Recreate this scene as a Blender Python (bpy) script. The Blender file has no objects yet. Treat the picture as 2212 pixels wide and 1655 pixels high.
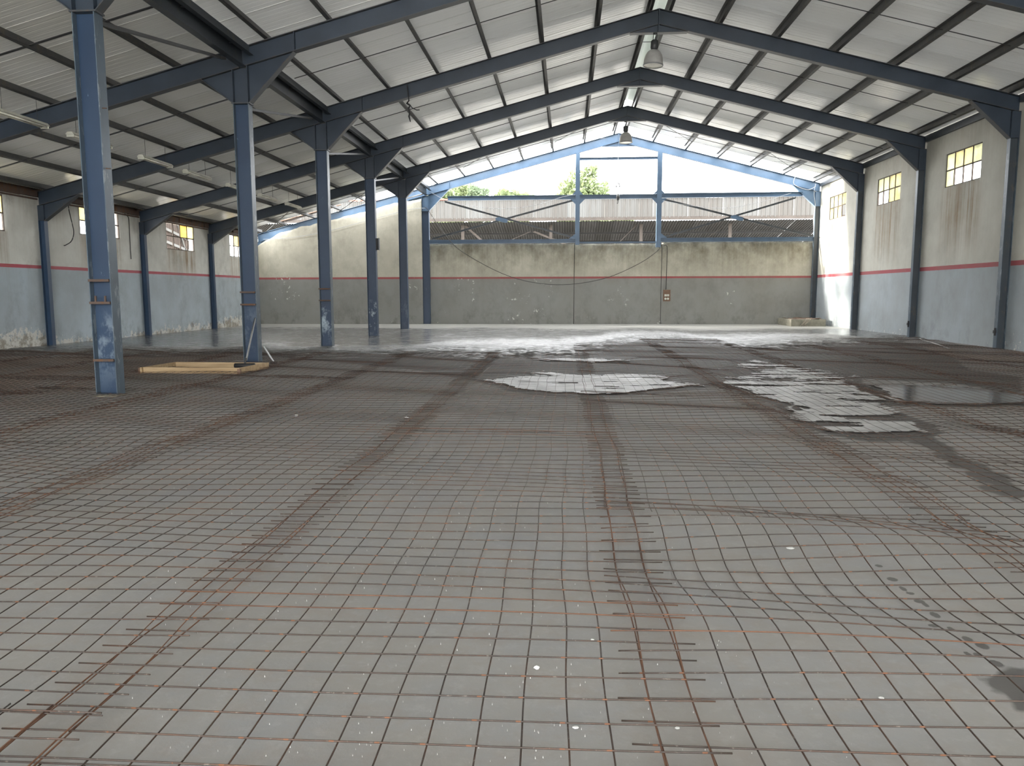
import bpy, math, random
import numpy as np
from mathutils import Vector, Matrix

C = bpy.context.scene.collection
random.seed(7)

# ------------------------------------------------------------------ camera, world, sun, exposure
scene = bpy.context.scene
cam_d = bpy.data.cameras.new('camera')
cam = bpy.data.objects.new('camera', cam_d)
C.objects.link(cam)
FPX = 1656.44
cam_d.sensor_fit = 'HORIZONTAL'
cam_d.sensor_width = 36.0
cam_d.lens = 36.0 * FPX / 2212.0
cam_d.clip_end = 500
H_CAM, PITCH, YAW, ROLL = 1.493, 0.1163, 0.0709, -0.0020
cam.matrix_world = (Matrix.Translation((0, 0, H_CAM)) @ Matrix.Rotation(YAW, 4, 'Z')
                    @ Matrix.Rotation(math.pi / 2 - PITCH, 4, 'X') @ Matrix.Rotation(ROLL, 4, 'Z'))
scene.camera = cam

world = bpy.data.worlds.new('sky')
scene.world = world
world.use_nodes = True
wn = world.node_tree
bg = wn.nodes['Background']
bg.inputs['Color'].default_value = (0.97, 0.985, 1.0, 1)
bg.inputs['Strength'].default_value = 4.6

sun_d = bpy.data.lights.new('sun', 'SUN')
sun_d.energy = 7.0
sun_d.angle = math.radians(3.0)
sun_d.color = (1.0, 0.95, 0.86)
sun = bpy.data.objects.new('sun', sun_d)
C.objects.link(sun)
sun.rotation_euler = Vector((0.93, -0.135, -0.24)).to_track_quat('-Z', 'Y').to_euler()

vs = scene.view_settings
vs.view_transform = 'Standard'
vs.look = 'None'
vs.gamma = 1.0
vs.use_curve_mapping = False
vs.exposure = 1.52
scene.cycles.max_bounces = 10
scene.cycles.diffuse_bounces = 6
scene.cycles.glossy_bounces = 4
scene.cycles.transmission_bounces = 6
scene.cycles.sample_clamp_indirect = 8.0

# ------------------------------------------------------------------ main dimensions (metres)
Y0, BAY = 10.785, 5.193                      # first visible frame, frame spacing
def FY(n): return Y0 + n * BAY
XRIDGE, ZRIDGE, SLOPE = 2.352, 8.83, 0.2585
XROW0, XROW1 = -6.87, -6.543                 # the open row of columns
XRW, XLW = 11.56, -14.95                     # inner faces of the side walls
YREAR = FY(-4)
YEND = 36.87
def ztop(x): return ZRIDGE - SLOPE * abs(x - XRIDGE)   # top of the rafters
RD = 0.39                                    # rafter depth
SHEET = 0.165                                # roof sheet underside above the rafter top

# ------------------------------------------------------------------ mesh helpers
class MB:
    def __init__(self): self.v = []; self.f = []
    def add(self, vs_, fs_):
        n = len(self.v)
        self.v += [tuple(p) for p in vs_]
        self.f += [tuple(i + n for i in f) for f in fs_]
        return self
    def box(self, x0, x1, y0, y1, z0, z1):
        return self.add([(x0, y0, z0), (x1, y0, z0), (x1, y1, z0), (x0, y1, z0), (x0, y0, z1), (x1, y0, z1), (x1, y1, z1), (x0, y1, z1)],
                        [(3, 2, 1, 0), (4, 5, 6, 7), (0, 1, 5, 4), (1, 2, 6, 5), (2, 3, 7, 6), (3, 0, 4, 7)])
    def prism(self, poly, y0, y1):                      # polygon in XZ, extruded along Y
        n = len(poly)
        a = [(x, y0, z) for x, z in poly] + [(x, y1, z) for x, z in poly]
        fs_ = [tuple(range(n)), tuple(range(2 * n - 1, n - 1, -1))]
        fs_ += [(i, i + n, (i + 1) % n + n, (i + 1) % n) for i in range(n)]
        return self.add(a, fs_)
    def slab(self, p, q, w, side, up):                  # a bar from p to q: width w along side, thickness |up| along up
        p, q, side, up = Vector(p), Vector(q), Vector(side).normalized() * w / 2, Vector(up)
        a = [p - side, p + side, p + side + up, p - side + up, q - side, q + side, q + side + up, q - side + up]
        return self.add(a, [(0, 1, 2, 3), (7, 6, 5, 4), (0, 4, 5, 1), (1, 5, 6, 2), (2, 6, 7, 3), (3, 7, 4, 0)])
    def tube(self, pts, r, n=6, cap=True):
        pts = [Vector(p) for p in pts]
        rs = r if isinstance(r, (list, tuple)) else [r] * len(pts)
        vs_ = []; fs_ = []
        for i, p in enumerate(pts):
            t = (pts[min(i + 1, len(pts) - 1)] - pts[max(i - 1, 0)]).normalized()
            ref = Vector((0, 0, 1)) if abs(t.z) < .9 else Vector((1, 0, 0))
            s = t.cross(ref).normalized(); u = s.cross(t)
            for k in range(n):
                a = 2 * math.pi * k / n + math.pi / 2
                vs_.append(p + (s * math.cos(a) + u * math.sin(a)) * rs[i])
        for i in range(len(pts) - 1):
            for k in range(n):
                fs_.append((i * n + k, i * n + (k + 1) % n, (i + 1) * n + (k + 1) % n, (i + 1) * n + k))
        if cap:
            fs_.append(tuple(range(n - 1, -1, -1)))
            fs_.append(tuple((len(pts) - 1) * n + k for k in range(n)))
        return self.add(vs_, fs_)
    def lathe(self, prof, n=20, o=(0, 0, 0)):
        vs_ = []; fs_ = []
        for r, z in prof:
            for k in range(n):
                a = 2 * math.pi * k / n
                vs_.append((o[0] + r * math.cos(a), o[1] + r * math.sin(a), o[2] + z))
        for i in range(len(prof) - 1):
            for k in range(n):
                fs_.append((i * n + k, i * n + (k + 1) % n, (i + 1) * n + (k + 1) % n, (i + 1) * n + k))
        return self.add(vs_, fs_)
    def mesh(self, name, mat=None, smooth=False):
        me = bpy.data.meshes.new(name)
        me.from_pydata(self.v, [], self.f)
        me.update()
        if mat: me.materials.append(mat)
        if smooth: me.polygons.foreach_set('use_smooth', [True] * len(me.polygons))
        return me

def link(name, me, parent=None, loc=None):
    o = bpy.data.objects.new(name, me)
    C.objects.link(o)
    if parent is not None: o.parent = parent
    if loc is not None: o.location = loc
    return o
def obj(name, mb, mat, parent=None, smooth=False, loc=None):
    return link(name, mb.mesh(name, mat, smooth), parent, loc)
def tag(o, label=None, cat=None, group=None, kind=None):
    if label: o['label'] = label
    if cat: o['category'] = cat
    if group: o['group'] = group
    if kind: o['kind'] = kind
    return o
def thing(name, label, cat, group=None, loc=(0, 0, 0)):
    o = bpy.data.objects.new(name, None)
    C.objects.link(o); o.location = loc; o.empty_display_size = .2
    return tag(o, label, cat, group)
ORD = ['first', 'second', 'third', 'fourth', 'fifth', 'sixth', 'seventh', 'eighth', 'ninth', 'tenth', 'eleventh', 'twelfth']

# value noise on numpy arrays
def _h(i, j, s):
    n = np.sin(i * 127.1 + j * 311.7 + s * 74.7) * 43758.5453
    return n - np.floor(n)
def vnoise(x, y, s=0):
    xi, yi = np.floor(x), np.floor(y); xf, yf = x - xi, y - yi
    u, v = xf * xf * (3 - 2 * xf), yf * yf * (3 - 2 * yf)
    return ((_h(xi, yi, s) * (1 - u) + _h(xi + 1, yi, s) * u) * (1 - v) + (_h(xi, yi + 1, s) * (1 - u) + _h(xi + 1, yi + 1, s) * u) * v)
def fbm(x, y, s=0, o=4):
    t = 0; a = .5
    for k in range(o):
        t = t + a * vnoise(x * 2 ** k, y * 2 ** k, s + k); a *= .5
    return t / (1 - .5 ** o)
def sdist(px, py, poly):                                # signed distance to a polygon, positive inside
    d = np.full(px.shape, 1e9); inside = np.zeros(px.shape, bool)
    n = len(poly)
    for i in range(n):
        x0, y0 = poly[i]; x1, y1 = poly[(i + 1) % n]
        ex, ey = x1 - x0, y1 - y0
        t = np.clip(((px - x0) * ex + (py - y0) * ey) / (ex * ex + ey * ey + 1e-12), 0, 1)
        d = np.minimum(d, np.hypot(px - x0 - t * ex, py - y0 - t * ey))
        c = ((y0 > py) != (y1 > py)) & (px < (x1 - x0) * (py - y0) / (y1 - y0 + 1e-12) + x0)
        inside ^= c
    return np.where(inside, d, -d)
def sstep(a, b, x):
    t = np.clip((x - a) / (b - a), 0, 1); return t * t * (3 - 2 * t)

def grid_mesh(name, us, vs_, fn, mat, holes=(), attrs=None, smooth=True):
    """Grid over us x vs_; fn(U, V) -> X, Y, Z arrays; holes are (u0, u1, v0, v1)."""
    U, V = np.meshgrid(us, vs_, indexing='ij')
    X, Y, Z = fn(U, V)
    nu, nv = U.shape
    co = np.stack([X, Y, Z], -1).reshape(-1, 3)
    I, J = np.meshgrid(np.arange(nu - 1), np.arange(nv - 1), indexing='ij')
    a = I * nv + J
    F = np.stack([a, a + nv, a + nv + 1, a + 1], -1)
    keep = np.ones(F.shape[:2], bool)
    uc = (U[:-1, :-1] + U[1:, 1:]) / 2; vc = (V[:-1, :-1] + V[1:, 1:]) / 2
    for u0, u1, v0, v1 in holes:
        keep &= ~((uc > u0) & (uc < u1) & (vc > v0) & (vc < v1))
    F = F[keep]
    me = bpy.data.meshes.new(name)
    me.vertices.add(len(co)); me.vertices.foreach_set('co', co.ravel())
    me.loops.add(F.size); me.loops.foreach_set('vertex_index', F.ravel().astype(np.int32))
    me.polygons.add(len(F)); me.polygons.foreach_set('loop_start', np.arange(0, F.size, 4, dtype=np.int32))
    me.update(calc_edges=True); me.validate()
    if smooth: me.polygons.foreach_set('use_smooth', [True] * len(me.polygons))
    for k, fa in (attrs or {}).items():
        at = me.attributes.new(k, 'FLOAT', 'POINT')
        at.data.foreach_set('value', np.asarray(fa(U, V), dtype=np.float32).ravel())
    me.materials.append(mat)
    return me

# ------------------------------------------------------------------ materials
class NT:
    """Small node-tree builder."""
    def __init__(self, name):
        self.m = bpy.data.materials.new(name); self.m.use_nodes = True
        self.t = self.m.node_tree; self.b = self.t.nodes['Principled BSDF']
        self.out = self.t.nodes['Material Output']
        self._co = None
    def n(self, kind, **kw):
        x = self.t.nodes.new(kind)
        for k, v in kw.items(): setattr(x, k, v)
        return x
    def l(self, a, b): self.t.links.new(a, b)
    def co(self, which='Object'):
        if self._co is None: self._co = self.n('ShaderNodeTexCoord')
        return self._co.outputs[which]
    def map(self, scale=(1, 1, 1), loc=(0, 0, 0), which='Object', rot=(0, 0, 0)):
        m = self.n('ShaderNodeMapping'); m.inputs['Scale'].default_value = scale; m.inputs['Location'].default_value = loc
        m.inputs['Rotation'].default_value = rot
        self.l(self.co(which), m.inputs['Vector']); return m.outputs[0]
    def noise(self, scale, detail=4, rough=.6, vec=None, dist=0.0):
        x = self.n('ShaderNodeTexNoise'); x.inputs['Scale'].default_value = scale; x.inputs['Detail'].default_value = detail
        x.inputs['Roughness'].default_value = rough; x.inputs['Distortion'].default_value = dist
        self.l(vec if vec is not None else self.co(), x.inputs['Vector']); return x.outputs['Fac']
    def ramp(self, fac, stops, interp='LINEAR'):
        r = self.n('ShaderNodeValToRGB'); e = r.color_ramp.elements; r.color_ramp.interpolation = interp
        while len(e) < len(stops): e.new(.5)
        for i, (p, c) in enumerate(stops):
            e[i].position = p
            e[i].color = (c, c, c, 1) if isinstance(c, (int, float)) else (*c[:3], 1)
        self.l(fac, r.inputs[0]); return r.outputs[0]
    def mix(self, fac, a, b, mode='MIX'):
        x = self.n('ShaderNodeMix', data_type='RGBA', blend_type=mode)
        for s, v in ((0, fac), (6, a), (7, b)):
            if isinstance(v, (int, float)): x.inputs[s].default_value = v
            elif isinstance(v, tuple): x.inputs[s].default_value = (*v[:3], 1)
            else: self.l(v, x.inputs[s])
        return x.outputs[2]
    def math(self, op, a, b=None, clamp=False):
        x = self.n('ShaderNodeMath', operation=op, use_clamp=clamp)
        for s, v in ((0, a), (1, b)):
            if v is None: continue
            if isinstance(v, (int, float)): x.inputs[s].default_value = v
            else: self.l(v, x.inputs[s])
        return x.outputs[0]
    def attr(self, name):
        x = self.n('ShaderNodeAttribute'); x.attribute_name = name; return x.outputs['Fac']
    def sep(self, vec):
        x = self.n('ShaderNodeSeparateXYZ'); self.l(vec, x.inputs[0]); return x.outputs
    def bump(self, h, strength=.3, dist=.01):
        x = self.n('ShaderNodeBump'); x.inputs['Strength'].default_value = strength; x.inputs['Distance'].default_value = dist
        self.l(h, x.inputs['Height']); self.l(x.outputs[0], self.b.inputs['Normal'])
    def set(self, **kw):
        for k, v in kw.items():
            k = k.replace('_', ' ')
            s = self.b.inputs[k]
            if isinstance(v, (int, float)): s.default_value = v
            elif isinstance(v, tuple): s.default_value = (*v[:3], 1)
            else: self.l(v, s)
        return self.m

def paint(name, col, worn, rust=(0.12, 0.055, 0.03), wear=.62, rough=.42):
    t = NT(name)
    a = t.noise(1.3, 4, .6)
    c = t.mix(t.ramp(a, [(.35, 0), (.7, 1)]), col, tuple(min(1, v * 1.35 + .004) for v in col))
    w = t.noise(7, 6, .7, t.map((1, 1, .35)))
    c = t.mix(t.ramp(w, [(wear, 0), (wear + .05, 1)]), c, worn)
    r = t.noise(4.5, 8, .75, t.map((1, 1, .5), (5, 3, 1)))
    c = t.mix(t.ramp(r, [(.68, 0), (.73, 1)]), c, rust)
    t.bump(t.noise(40, 3), .08, .003)
    return t.set(Base_Color=c, Roughness=rough)

M = {}
M['blue'] = paint('blue_steel_paint', (0.020, 0.042, 0.080), (0.06, 0.09, 0.12), wear=.70)
M['blue_worn'] = paint('worn_blue_steel_paint', (0.058, 0.082, 0.105), (0.16, 0.19, 0.21), wear=.56)
M['rafter'] = paint('rafter_paint', (0.021, 0.031, 0.046), (0.036, 0.048, 0.062), wear=.72)
M['rafter_flange'] = paint('rafter_flange_paint', (0.042, 0.046, 0.050), (0.07, 0.055, 0.047), wear=.55)
M['gable'] = paint('gable_lit_steel_paint', (0.060, 0.105, 0.165), (0.12, 0.17, 0.22), wear=.70)  # same blue steel made paler: the brighter gable light put into its colour
M['purlin'] = paint('purlin_primer', (0.052, 0.052, 0.050), (0.085, 0.075, 0.06), wear=.55, rough=.55)
M['eave'] = paint('eave_beam_paint', (0.034, 0.041, 0.048), (0.07, 0.065, 0.055), wear=.58)
M['rod'] = paint('rod_primer', (0.035, 0.035, 0.035), (0.07, 0.05, 0.035), wear=.6)
M['rusty'] = paint('rusty_steel', (0.075, 0.050, 0.038), (0.11, 0.055, 0.028), wear=.5, rough=.75)

# columns of the open row: worn foot with pale paint smears
t = NT('blue_column_paint')
z = t.sep(t.co())[2]
sm = t.noise(3.2, 6, .7, t.map((1.2, 1.2, .8)))
c = t.mix(t.ramp(t.noise(1.1, 4), [(.35, 0), (.7, 1)]), (0.0135, 0.032, 0.068), (0.021, 0.045, 0.087))
band = t.ramp(z, [(0.0, 0), (.055, .35), (.10, 1), (.17, .9), (.22, 0)])
t_map = t.n('ShaderNodeMapRange'); t.l(z, t_map.inputs[0]); t_map.inputs[2].default_value = 6.0
band_in = t.t.nodes[-1]
bandn = [n for n in t.t.nodes if n.type == 'VALTORGB'][-1]
t.l(t_map.outputs[0], bandn.inputs[0])
ri = t.n('ShaderNodeObjectInfo').outputs['Random']
pale = t.math('MULTIPLY', t.math('MULTIPLY', t.ramp(sm, [(.50, 0), (.62, 1)]), band), t.attr('smear'))
c = t.mix(t.math('MULTIPLY', pale, .85), c, (0.42, 0.50, 0.55))
w = t.noise(9, 6, .7, t.map((1, 1, .4), (2, 0, 0)))
c = t.mix(t.ramp(w, [(.66, 0), (.70, 1)]), c, (0.13, 0.19, 0.25))
c = t.mix(t.ramp(t.noise(5, 8, .75, t.map((1, 1, .6), (9, 1, 0))), [(.70, 0), (.75, 1)]), c, (0.10, 0.05, 0.03))
t.bump(t.noise(35, 3), .08, .003)
M['column'] = t.set(Base_Color=c, Roughness=.40)

def sheet_mat(name, col, dirty, rough=.20, trans=.012):
    t = NT(name)
    rnd = t.n('ShaderNodeObjectInfo').outputs['Random']
    lng = t.map((.35, 9, 1))
    a = t.noise(1.0, 4, .55, lng)
    big = t.noise(.35, 3, .5)
    c = t.mix(t.ramp(big, [(.35, 0), (.7, 1)]), col, dirty)
    c = t.mix(t.math('MULTIPLY', rnd, .30), c, tuple(v * .72 for v in col))
    c = t.mix(t.math('MULTIPLY', t.ramp(t.noise(2.2, 7, .75, t.map((.25, 1.4, 1))), [(.60, 0), (.74, 1)]), .45), c, tuple(v * .55 for v in dirty))
    h = t.math('ADD', t.math('MULTIPLY', a, 1.0), t.math('MULTIPLY', t.noise(2.3, 2, .5, t.map((.8, 16, 1), (3, 1, 0))), .5))
    t.bump(h, .55, .012)
    t.set(Base_Color=c, Roughness=rough, IOR=1.5)
    tr = t.n('ShaderNodeBsdfTranslucent'); t.l(c, tr.inputs[0])
    mx = t.n('ShaderNodeMixShader'); mx.inputs[0].default_value = trans
    t.l(t.b.outputs[0], mx.inputs[1]); t.l(tr.outputs[0], mx.inputs[2]); t.l(mx.outputs[0], t.out.inputs[0])
    return t.m
M['sheet'] = sheet_mat('white_roof_sheet', (0.78, 0.78, 0.755), (0.68, 0.67, 0.63))
M['sheet_aisle'] = sheet_mat('aisle_roof_sheet', (0.68, 0.67, 0.63), (0.56, 0.54, 0.46), trans=.006)

t = NT('translucent_ridge_sheet')
tr = t.n('ShaderNodeBsdfTranslucent'); tr.inputs[0].default_value = (0.70, 0.78, 0.72, 1)
mx = t.n('ShaderNodeMixShader'); mx.inputs[0].default_value = .07
t.set(Base_Color=(0.70, 0.74, 0.70), Roughness=.4)
t.l(t.b.outputs[0], mx.inputs[1]); t.l(tr.outputs[0], mx.inputs[2]); t.l(mx.outputs[0], t.out.inputs[0])
M['ridge'] = t.m

def wall_mat(name, up, low, stripe, z_hi, z_lo, stain=(0.26, 0.175, 0.09), dirt_lo=.45, grim=.5, blotch=.25):
    """Painted plaster: cream above, grey below, a red band between; rain streaks, flaking and damp."""
    t = NT(name)
    x, y, z = t.sep(t.co('Object'))
    wob = t.math('MULTIPLY', t.math('SUBTRACT', t.noise(6, 3), .5), .012)
    zz = t.math('ADD', z, wob)
    mr = t.n('ShaderNodeMapRange'); t.l(zz, mr.inputs[0]); mr.inputs[2].default_value = 8.0
    k = 1 / 8.0
    def flip(c1, c2): return c2
    base = t.ramp(mr.outputs[0], [(0, low), (z_lo * k, stripe), (z_hi * k, up)], 'CONSTANT')
    pl = t.noise(.7, 5, .62)
    base = t.mix(t.math('MULTIPLY', t.ramp(pl, [(.35, 0), (.75, 1)]), .55), base, t.mix(.72, base, (0.18, 0.165, 0.13)))
    # vertical rain streaks
    st = t.noise(1.0, 5, .65, t.map((5.5, 5.5, .22)))
    st2 = t.noise(1.0, 4, .6, t.map((17, 17, .30), (4, 2, 0)))
    amt = t.attr('stain')
    blot = t.noise(1.25, 7, .7, t.map((1, 1, .75), (2, 9, 4)))
    smix = t.ramp(t.math('ADD', t.math('MULTIPLY', blot, blotch), t.math('MULTIPLY', t.math('ADD', t.math('MULTIPLY', st, .6), t.math('MULTIPLY', st2, .4)), 1 - blotch)), [(.42, 0), (.64, 1)])
    sfac = t.math('MULTIPLY', smix, amt, True)
    base = t.mix(sfac, base, stain)
    gfac = t.math('MULTIPLY', t.ramp(t.noise(1.6, 7, .72, t.map((1, 1, .7), (3, 8, 1))), [(.48, 0), (.75, 1)]), t.math('MULTIPLY', t.attr('grime'), grim), True)
    base = t.mix(gfac, base, (0.085, 0.08, 0.065))
    # flaked paint, mostly at the foot
    fl = t.math('ADD', t.math('MULTIPLY', t.noise(5.5, 8, .72), .75), t.math('MULTIPLY', t.attr('peel'), .34))
    base = t.mix(t.ramp(fl, [(.615, 0), (.635, 1)]), base, (0.58, 0.57, 0.52))
    dk = t.math('ADD', t.math('MULTIPLY', t.noise(3.1, 8, .74, t.map((1, 1, 1), (7, 7, 7))), .75), t.math('MULTIPLY', t.attr('peel'), .26))
    base = t.mix(t.math('MULTIPLY', t.ramp(dk, [(.58, 0), (.66, 1)]), dirt_lo), base, (0.16, 0.125, 0.075))
    t.bump(t.math('ADD', t.noise(3, 6, .65), t.math('MULTIPLY', fl, .6)), .25, .02)
    return t.set(Base_Color=base, Roughness=.78)
CREAM = (0.55, 0.54, 0.475); GREYP = (0.36, 0.405, 0.43); RED = (0.36, 0.055, 0.075)
M['wall_side'] = wall_mat('painted_side_wall', CREAM, GREYP, RED, 2.285, 2.165)
M['wall_left'] = wall_mat('painted_left_wall', (0.66, 0.655, 0.60), (0.42, 0.485, 0.525), (0.46, 0.09, 0.12), 2.305, 2.200, dirt_lo=.7, grim=1.0)
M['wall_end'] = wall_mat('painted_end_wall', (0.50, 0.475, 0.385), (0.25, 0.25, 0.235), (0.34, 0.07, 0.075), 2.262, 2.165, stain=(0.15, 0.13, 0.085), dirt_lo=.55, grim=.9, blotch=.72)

def plain(name, col, rough=.6, var=.2, scale=3, bump=.1):
    t = NT(name)
    c = t.mix(t.ramp(t.noise(scale, 6, .65), [(.3, 0), (.7, 1)]), tuple(v * (1 - var) for v in col), tuple(min(1, v * (1 + var)) for v in col))
    t.bump(t.noise(scale * 8, 3), bump, .004)
    return t.set(Base_Color=c, Roughness=rough)
M['black'] = plain('black_rubber', (0.015, 0.015, 0.016), .6)
M['cable'] = plain('dull_cable', (0.04, 0.038, 0.036), .7)
M['wire'] = plain('pale_wire', (0.35, 0.36, 0.37), .6)
M['white'] = plain('white_enamel', (0.55, 0.54, 0.46), .4)
M['tube_glass'] = plain('lamp_tube', (0.70, 0.68, 0.58), .25)
M['lampgear'] = plain('dark_lamp_gear', (0.035, 0.037, 0.038), .5)
M['lampshade'] = plain('dusty_aluminium_shade', (0.34, 0.33, 0.31), .38)
M['alu'] = plain('dull_aluminium', (0.26, 0.26, 0.255), .45)
M['concrete'] = plain('old_concrete', (0.24, 0.225, 0.175), .85, .3, 5, .4)
M['soil'] = plain('rubble_soil', (0.13, 0.09, 0.065), .95, .5, 12, .6)
M['rope'] = plain('pale_rope', (0.40, 0.35, 0.28), .9)
M['chip'] = plain('white_plaster', (0.66, 0.66, 0.64), .8)
M['ply'] = plain('brown_board', (0.16, 0.095, 0.060), .7)
M['hose'] = plain('grey_hose', (0.42, 0.42, 0.39), .6)
M['frame_rust'] = plain('rusty_window_bar', (0.075, 0.055, 0.042), .75, .4, 9)
M['bark'] = plain('bark', (0.12, 0.09, 0.065), .9)
M['ground'] = plain('outside_dirt', (0.36, 0.34, 0.30), .95)
M['timber_pale'] = plain('weathered_timber', (0.060, 0.050, 0.043), .95)
M['red_edge'] = plain('red_ridge_flashing', (0.35, 0.10, 0.07), .7)

t = NT('formwork_timber')
wv = t.noise(1.0, 5, .6, t.map((1.2, 14, 14)))
c = t.mix(t.ramp(wv, [(.3, 0), (.7, 1)]), (0.30, 0.20, 0.105), (0.47, 0.345, 0.20))
t.bump(wv, .2, .004)
M['timber'] = t.set(Base_Color=c, Roughness=.75)

def cladding(name, a, b, rust, rough=.6):
    t = NT(name)
    rnd = t.n('ShaderNodeObjectInfo').outputs['Random']
    c = t.mix(rnd, a, b)
    c = t.mix(t.math('MULTIPLY', t.ramp(t.noise(1.0, 6, .7, t.map((5, 5, .5))), [(.5, 0), (.75, 1)]), .6), c, rust)
    return t.set(Base_Color=c, Roughness=rough, Specular_IOR_Level=.25)
M['clad'] = cladding('pale_translucent_cladding', (0.115, 0.117, 0.113), (0.078, 0.073, 0.066), (0.064, 0.051, 0.041))
_t = M['clad'].node_tree; _b = _t.nodes['Principled BSDF']
_tr = _t.nodes.new('ShaderNodeBsdfTranslucent'); _mx = _t.nodes.new('ShaderNodeMixShader'); _mx.inputs[0].default_value = .03
_t.links.new(_b.inputs['Base Color'].links[0].from_socket, _tr.inputs[0])
_t.links.new(_b.outputs[0], _mx.inputs[1]); _t.links.new(_tr.outputs[0], _mx.inputs[2]); _t.links.new(_mx.outputs[0], _t.nodes['Material Output'].inputs[0])
M['shed_roof'] = cladding('dark_corrugated_roof', (0.036, 0.036, 0.037), (0.022, 0.0215, 0.021), (0.020, 0.015, 0.012), .95)
M['brown_sheet'] = cladding('brown_corrugated_sheet', (0.050, 0.036, 0.029), (0.036, 0.028, 0.023), (0.03, 0.02, 0.014))

def pane_mat(name, col, trans):
    t = NT(name)
    n = t.noise(3.5, 5, .6)
    c = t.mix(t.ramp(n, [(.35, 0), (.72, 1)]), col, tuple(v * .62 for v in col))
    tr = t.n('ShaderNodeBsdfTranslucent'); t.l(c, tr.inputs[0])
    mx = t.n('ShaderNodeMixShader'); mx.inputs[0].default_value = trans
    t.set(Base_Color=c, Roughness=.3)
    t.l(t.b.outputs[0], mx.inputs[1]); t.l(tr.outputs[0], mx.inputs[2]); t.l(mx.outputs[0], t.out.inputs[0])
    return t.m
M['pane_yellow'] = pane_mat('yellowed_pane', (0.66, 0.61, 0.40), .72)
M['pane_frost'] = pane_mat('frosted_pane', (0.66, 0.66, 0.48), .72)
M['pane_amber'] = pane_mat('amber_pane', (0.70, 0.55, 0.26), .7)
t = NT('clear_pane')
M['pane_clear'] = t.set(Base_Color=(1.0, 1.0, 1.0), Roughness=0.0, Transmission_Weight=1.0, IOR=1.02)

def leaf_mat(name, a, b):
    t = NT(name)
    c = t.mix(t.ramp(t.noise(.9, 4), [(.35, 0), (.65, 1)]), a, b)
    tr = t.n('ShaderNodeBsdfTranslucent'); t.l(c, tr.inputs[0])
    mx = t.n('ShaderNodeMixShader'); mx.inputs[0].default_value = .4
    t.set(Base_Color=c, Roughness=.6)
    t.l(t.b.outputs[0], mx.inputs[1]); t.l(tr.outputs[0], mx.inputs[2]); t.l(mx.outputs[0], t.out.inputs[0])
    return t.m
M['leaf'] = leaf_mat('tree_leaves', (0.15, 0.19, 0.085), (0.24, 0.28, 0.15))
M['leaf_dark'] = leaf_mat('dark_tree_leaves', (0.10, 0.14, 0.08), (0.16, 0.20, 0.12))

# rebar: brown-black, rusted orange in patches and at the welds
t = NT('rebar_steel')
p3 = t.n('ShaderNodeNewGeometry').outputs['Position']
rb = t.noise(1.1, 5, .62, p3)
spots = t.n('ShaderNodeTexVoronoi'); spots.inputs['Scale'].default_value = 9.0; t.l(p3, spots.inputs['Vector'])
c = t.mix(t.ramp(rb, [(.38, 0), (.62, 1)]), (0.034, 0.027, 0.023), (0.062, 0.042, 0.031))
c = t.mix(t.math('MULTIPLY', t.ramp(t.noise(1.7, 7, .75, p3), [(.50, 0), (.68, 1)]), .8), c, (0.120, 0.054, 0.028))
fleck = t.ramp(t.noise(38, 3, .6, p3), [(.62, 0), (.68, 1)])
c = t.mix(t.math('MULTIPLY', fleck, .45), c, (0.23, 0.20, 0.17))
rib = t.n('ShaderNodeTexNoise'); rib.inputs['Scale'].default_value = 150.0; t.l(p3, rib.inputs['Vector'])
t.bump(rib.outputs['Fac'], .5, .002)
M['rebar'] = t.set(Base_Color=c, Roughness=.48, Metallic=.25)
# cross bars: the same steel with rust blooming at some of the welds
M['rebar_cross'] = M['rebar'].copy(); M['rebar_cross'].name = 'rebar_cross_steel'
_nt = M['rebar_cross'].node_tree; _b = _nt.nodes['Principled BSDF']
def _m(op, a, b=None):
    x = _nt.nodes.new('ShaderNodeMath'); x.operation = op
    for i_, v in enumerate((a, b)):
        if v is None: continue
        if isinstance(v, (int, float)): x.inputs[i_].default_value = v
        else: _nt.links.new(v, x.inputs[i_])
    return x.outputs[0]
_g = _nt.nodes.new('ShaderNodeNewGeometry'); _sx = _nt.nodes.new('ShaderNodeSeparateXYZ'); _nt.links.new(_g.outputs['Position'], _sx.inputs[0])
_d = _m('PINGPONG', _m('ADD', _sx.outputs[0], 1.805 + 15.0), .075)
_no = _nt.nodes.new('ShaderNodeTexNoise'); _no.inputs['Scale'].default_value = 2.6; _no.inputs['Detail'].default_value = 5; _nt.links.new(_g.outputs['Position'], _no.inputs['Vector'])
_k = _m('MULTIPLY', _m('LESS_THAN', _d, .0085), _m('GREATER_THAN', _no.outputs['Fac'], .50))
_mx = _nt.nodes.new('ShaderNodeMix'); _mx.data_type = 'RGBA'
_nt.links.new(_m('MULTIPLY', _k, .85), _mx.inputs[0]); _nt.links.new(_b.inputs['Base Color'].links[0].from_socket, _mx.inputs[6]); _mx.inputs[7].default_value = (0.165, 0.066, 0.028, 1)
_nt.links.new(_mx.outputs[2], _b.inputs['Base Color'])
t = NT('rebar_rust')
p3 = t.n('ShaderNodeNewGeometry').outputs['Position']
c = t.mix(t.ramp(t.noise(4.0, 6, .7, p3), [(.35, 0), (.65, 1)]), (0.060, 0.034, 0.024), (0.150, 0.066, 0.032))
M['rebar_rust'] = t.set(Base_Color=c, Roughness=.7)

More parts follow.
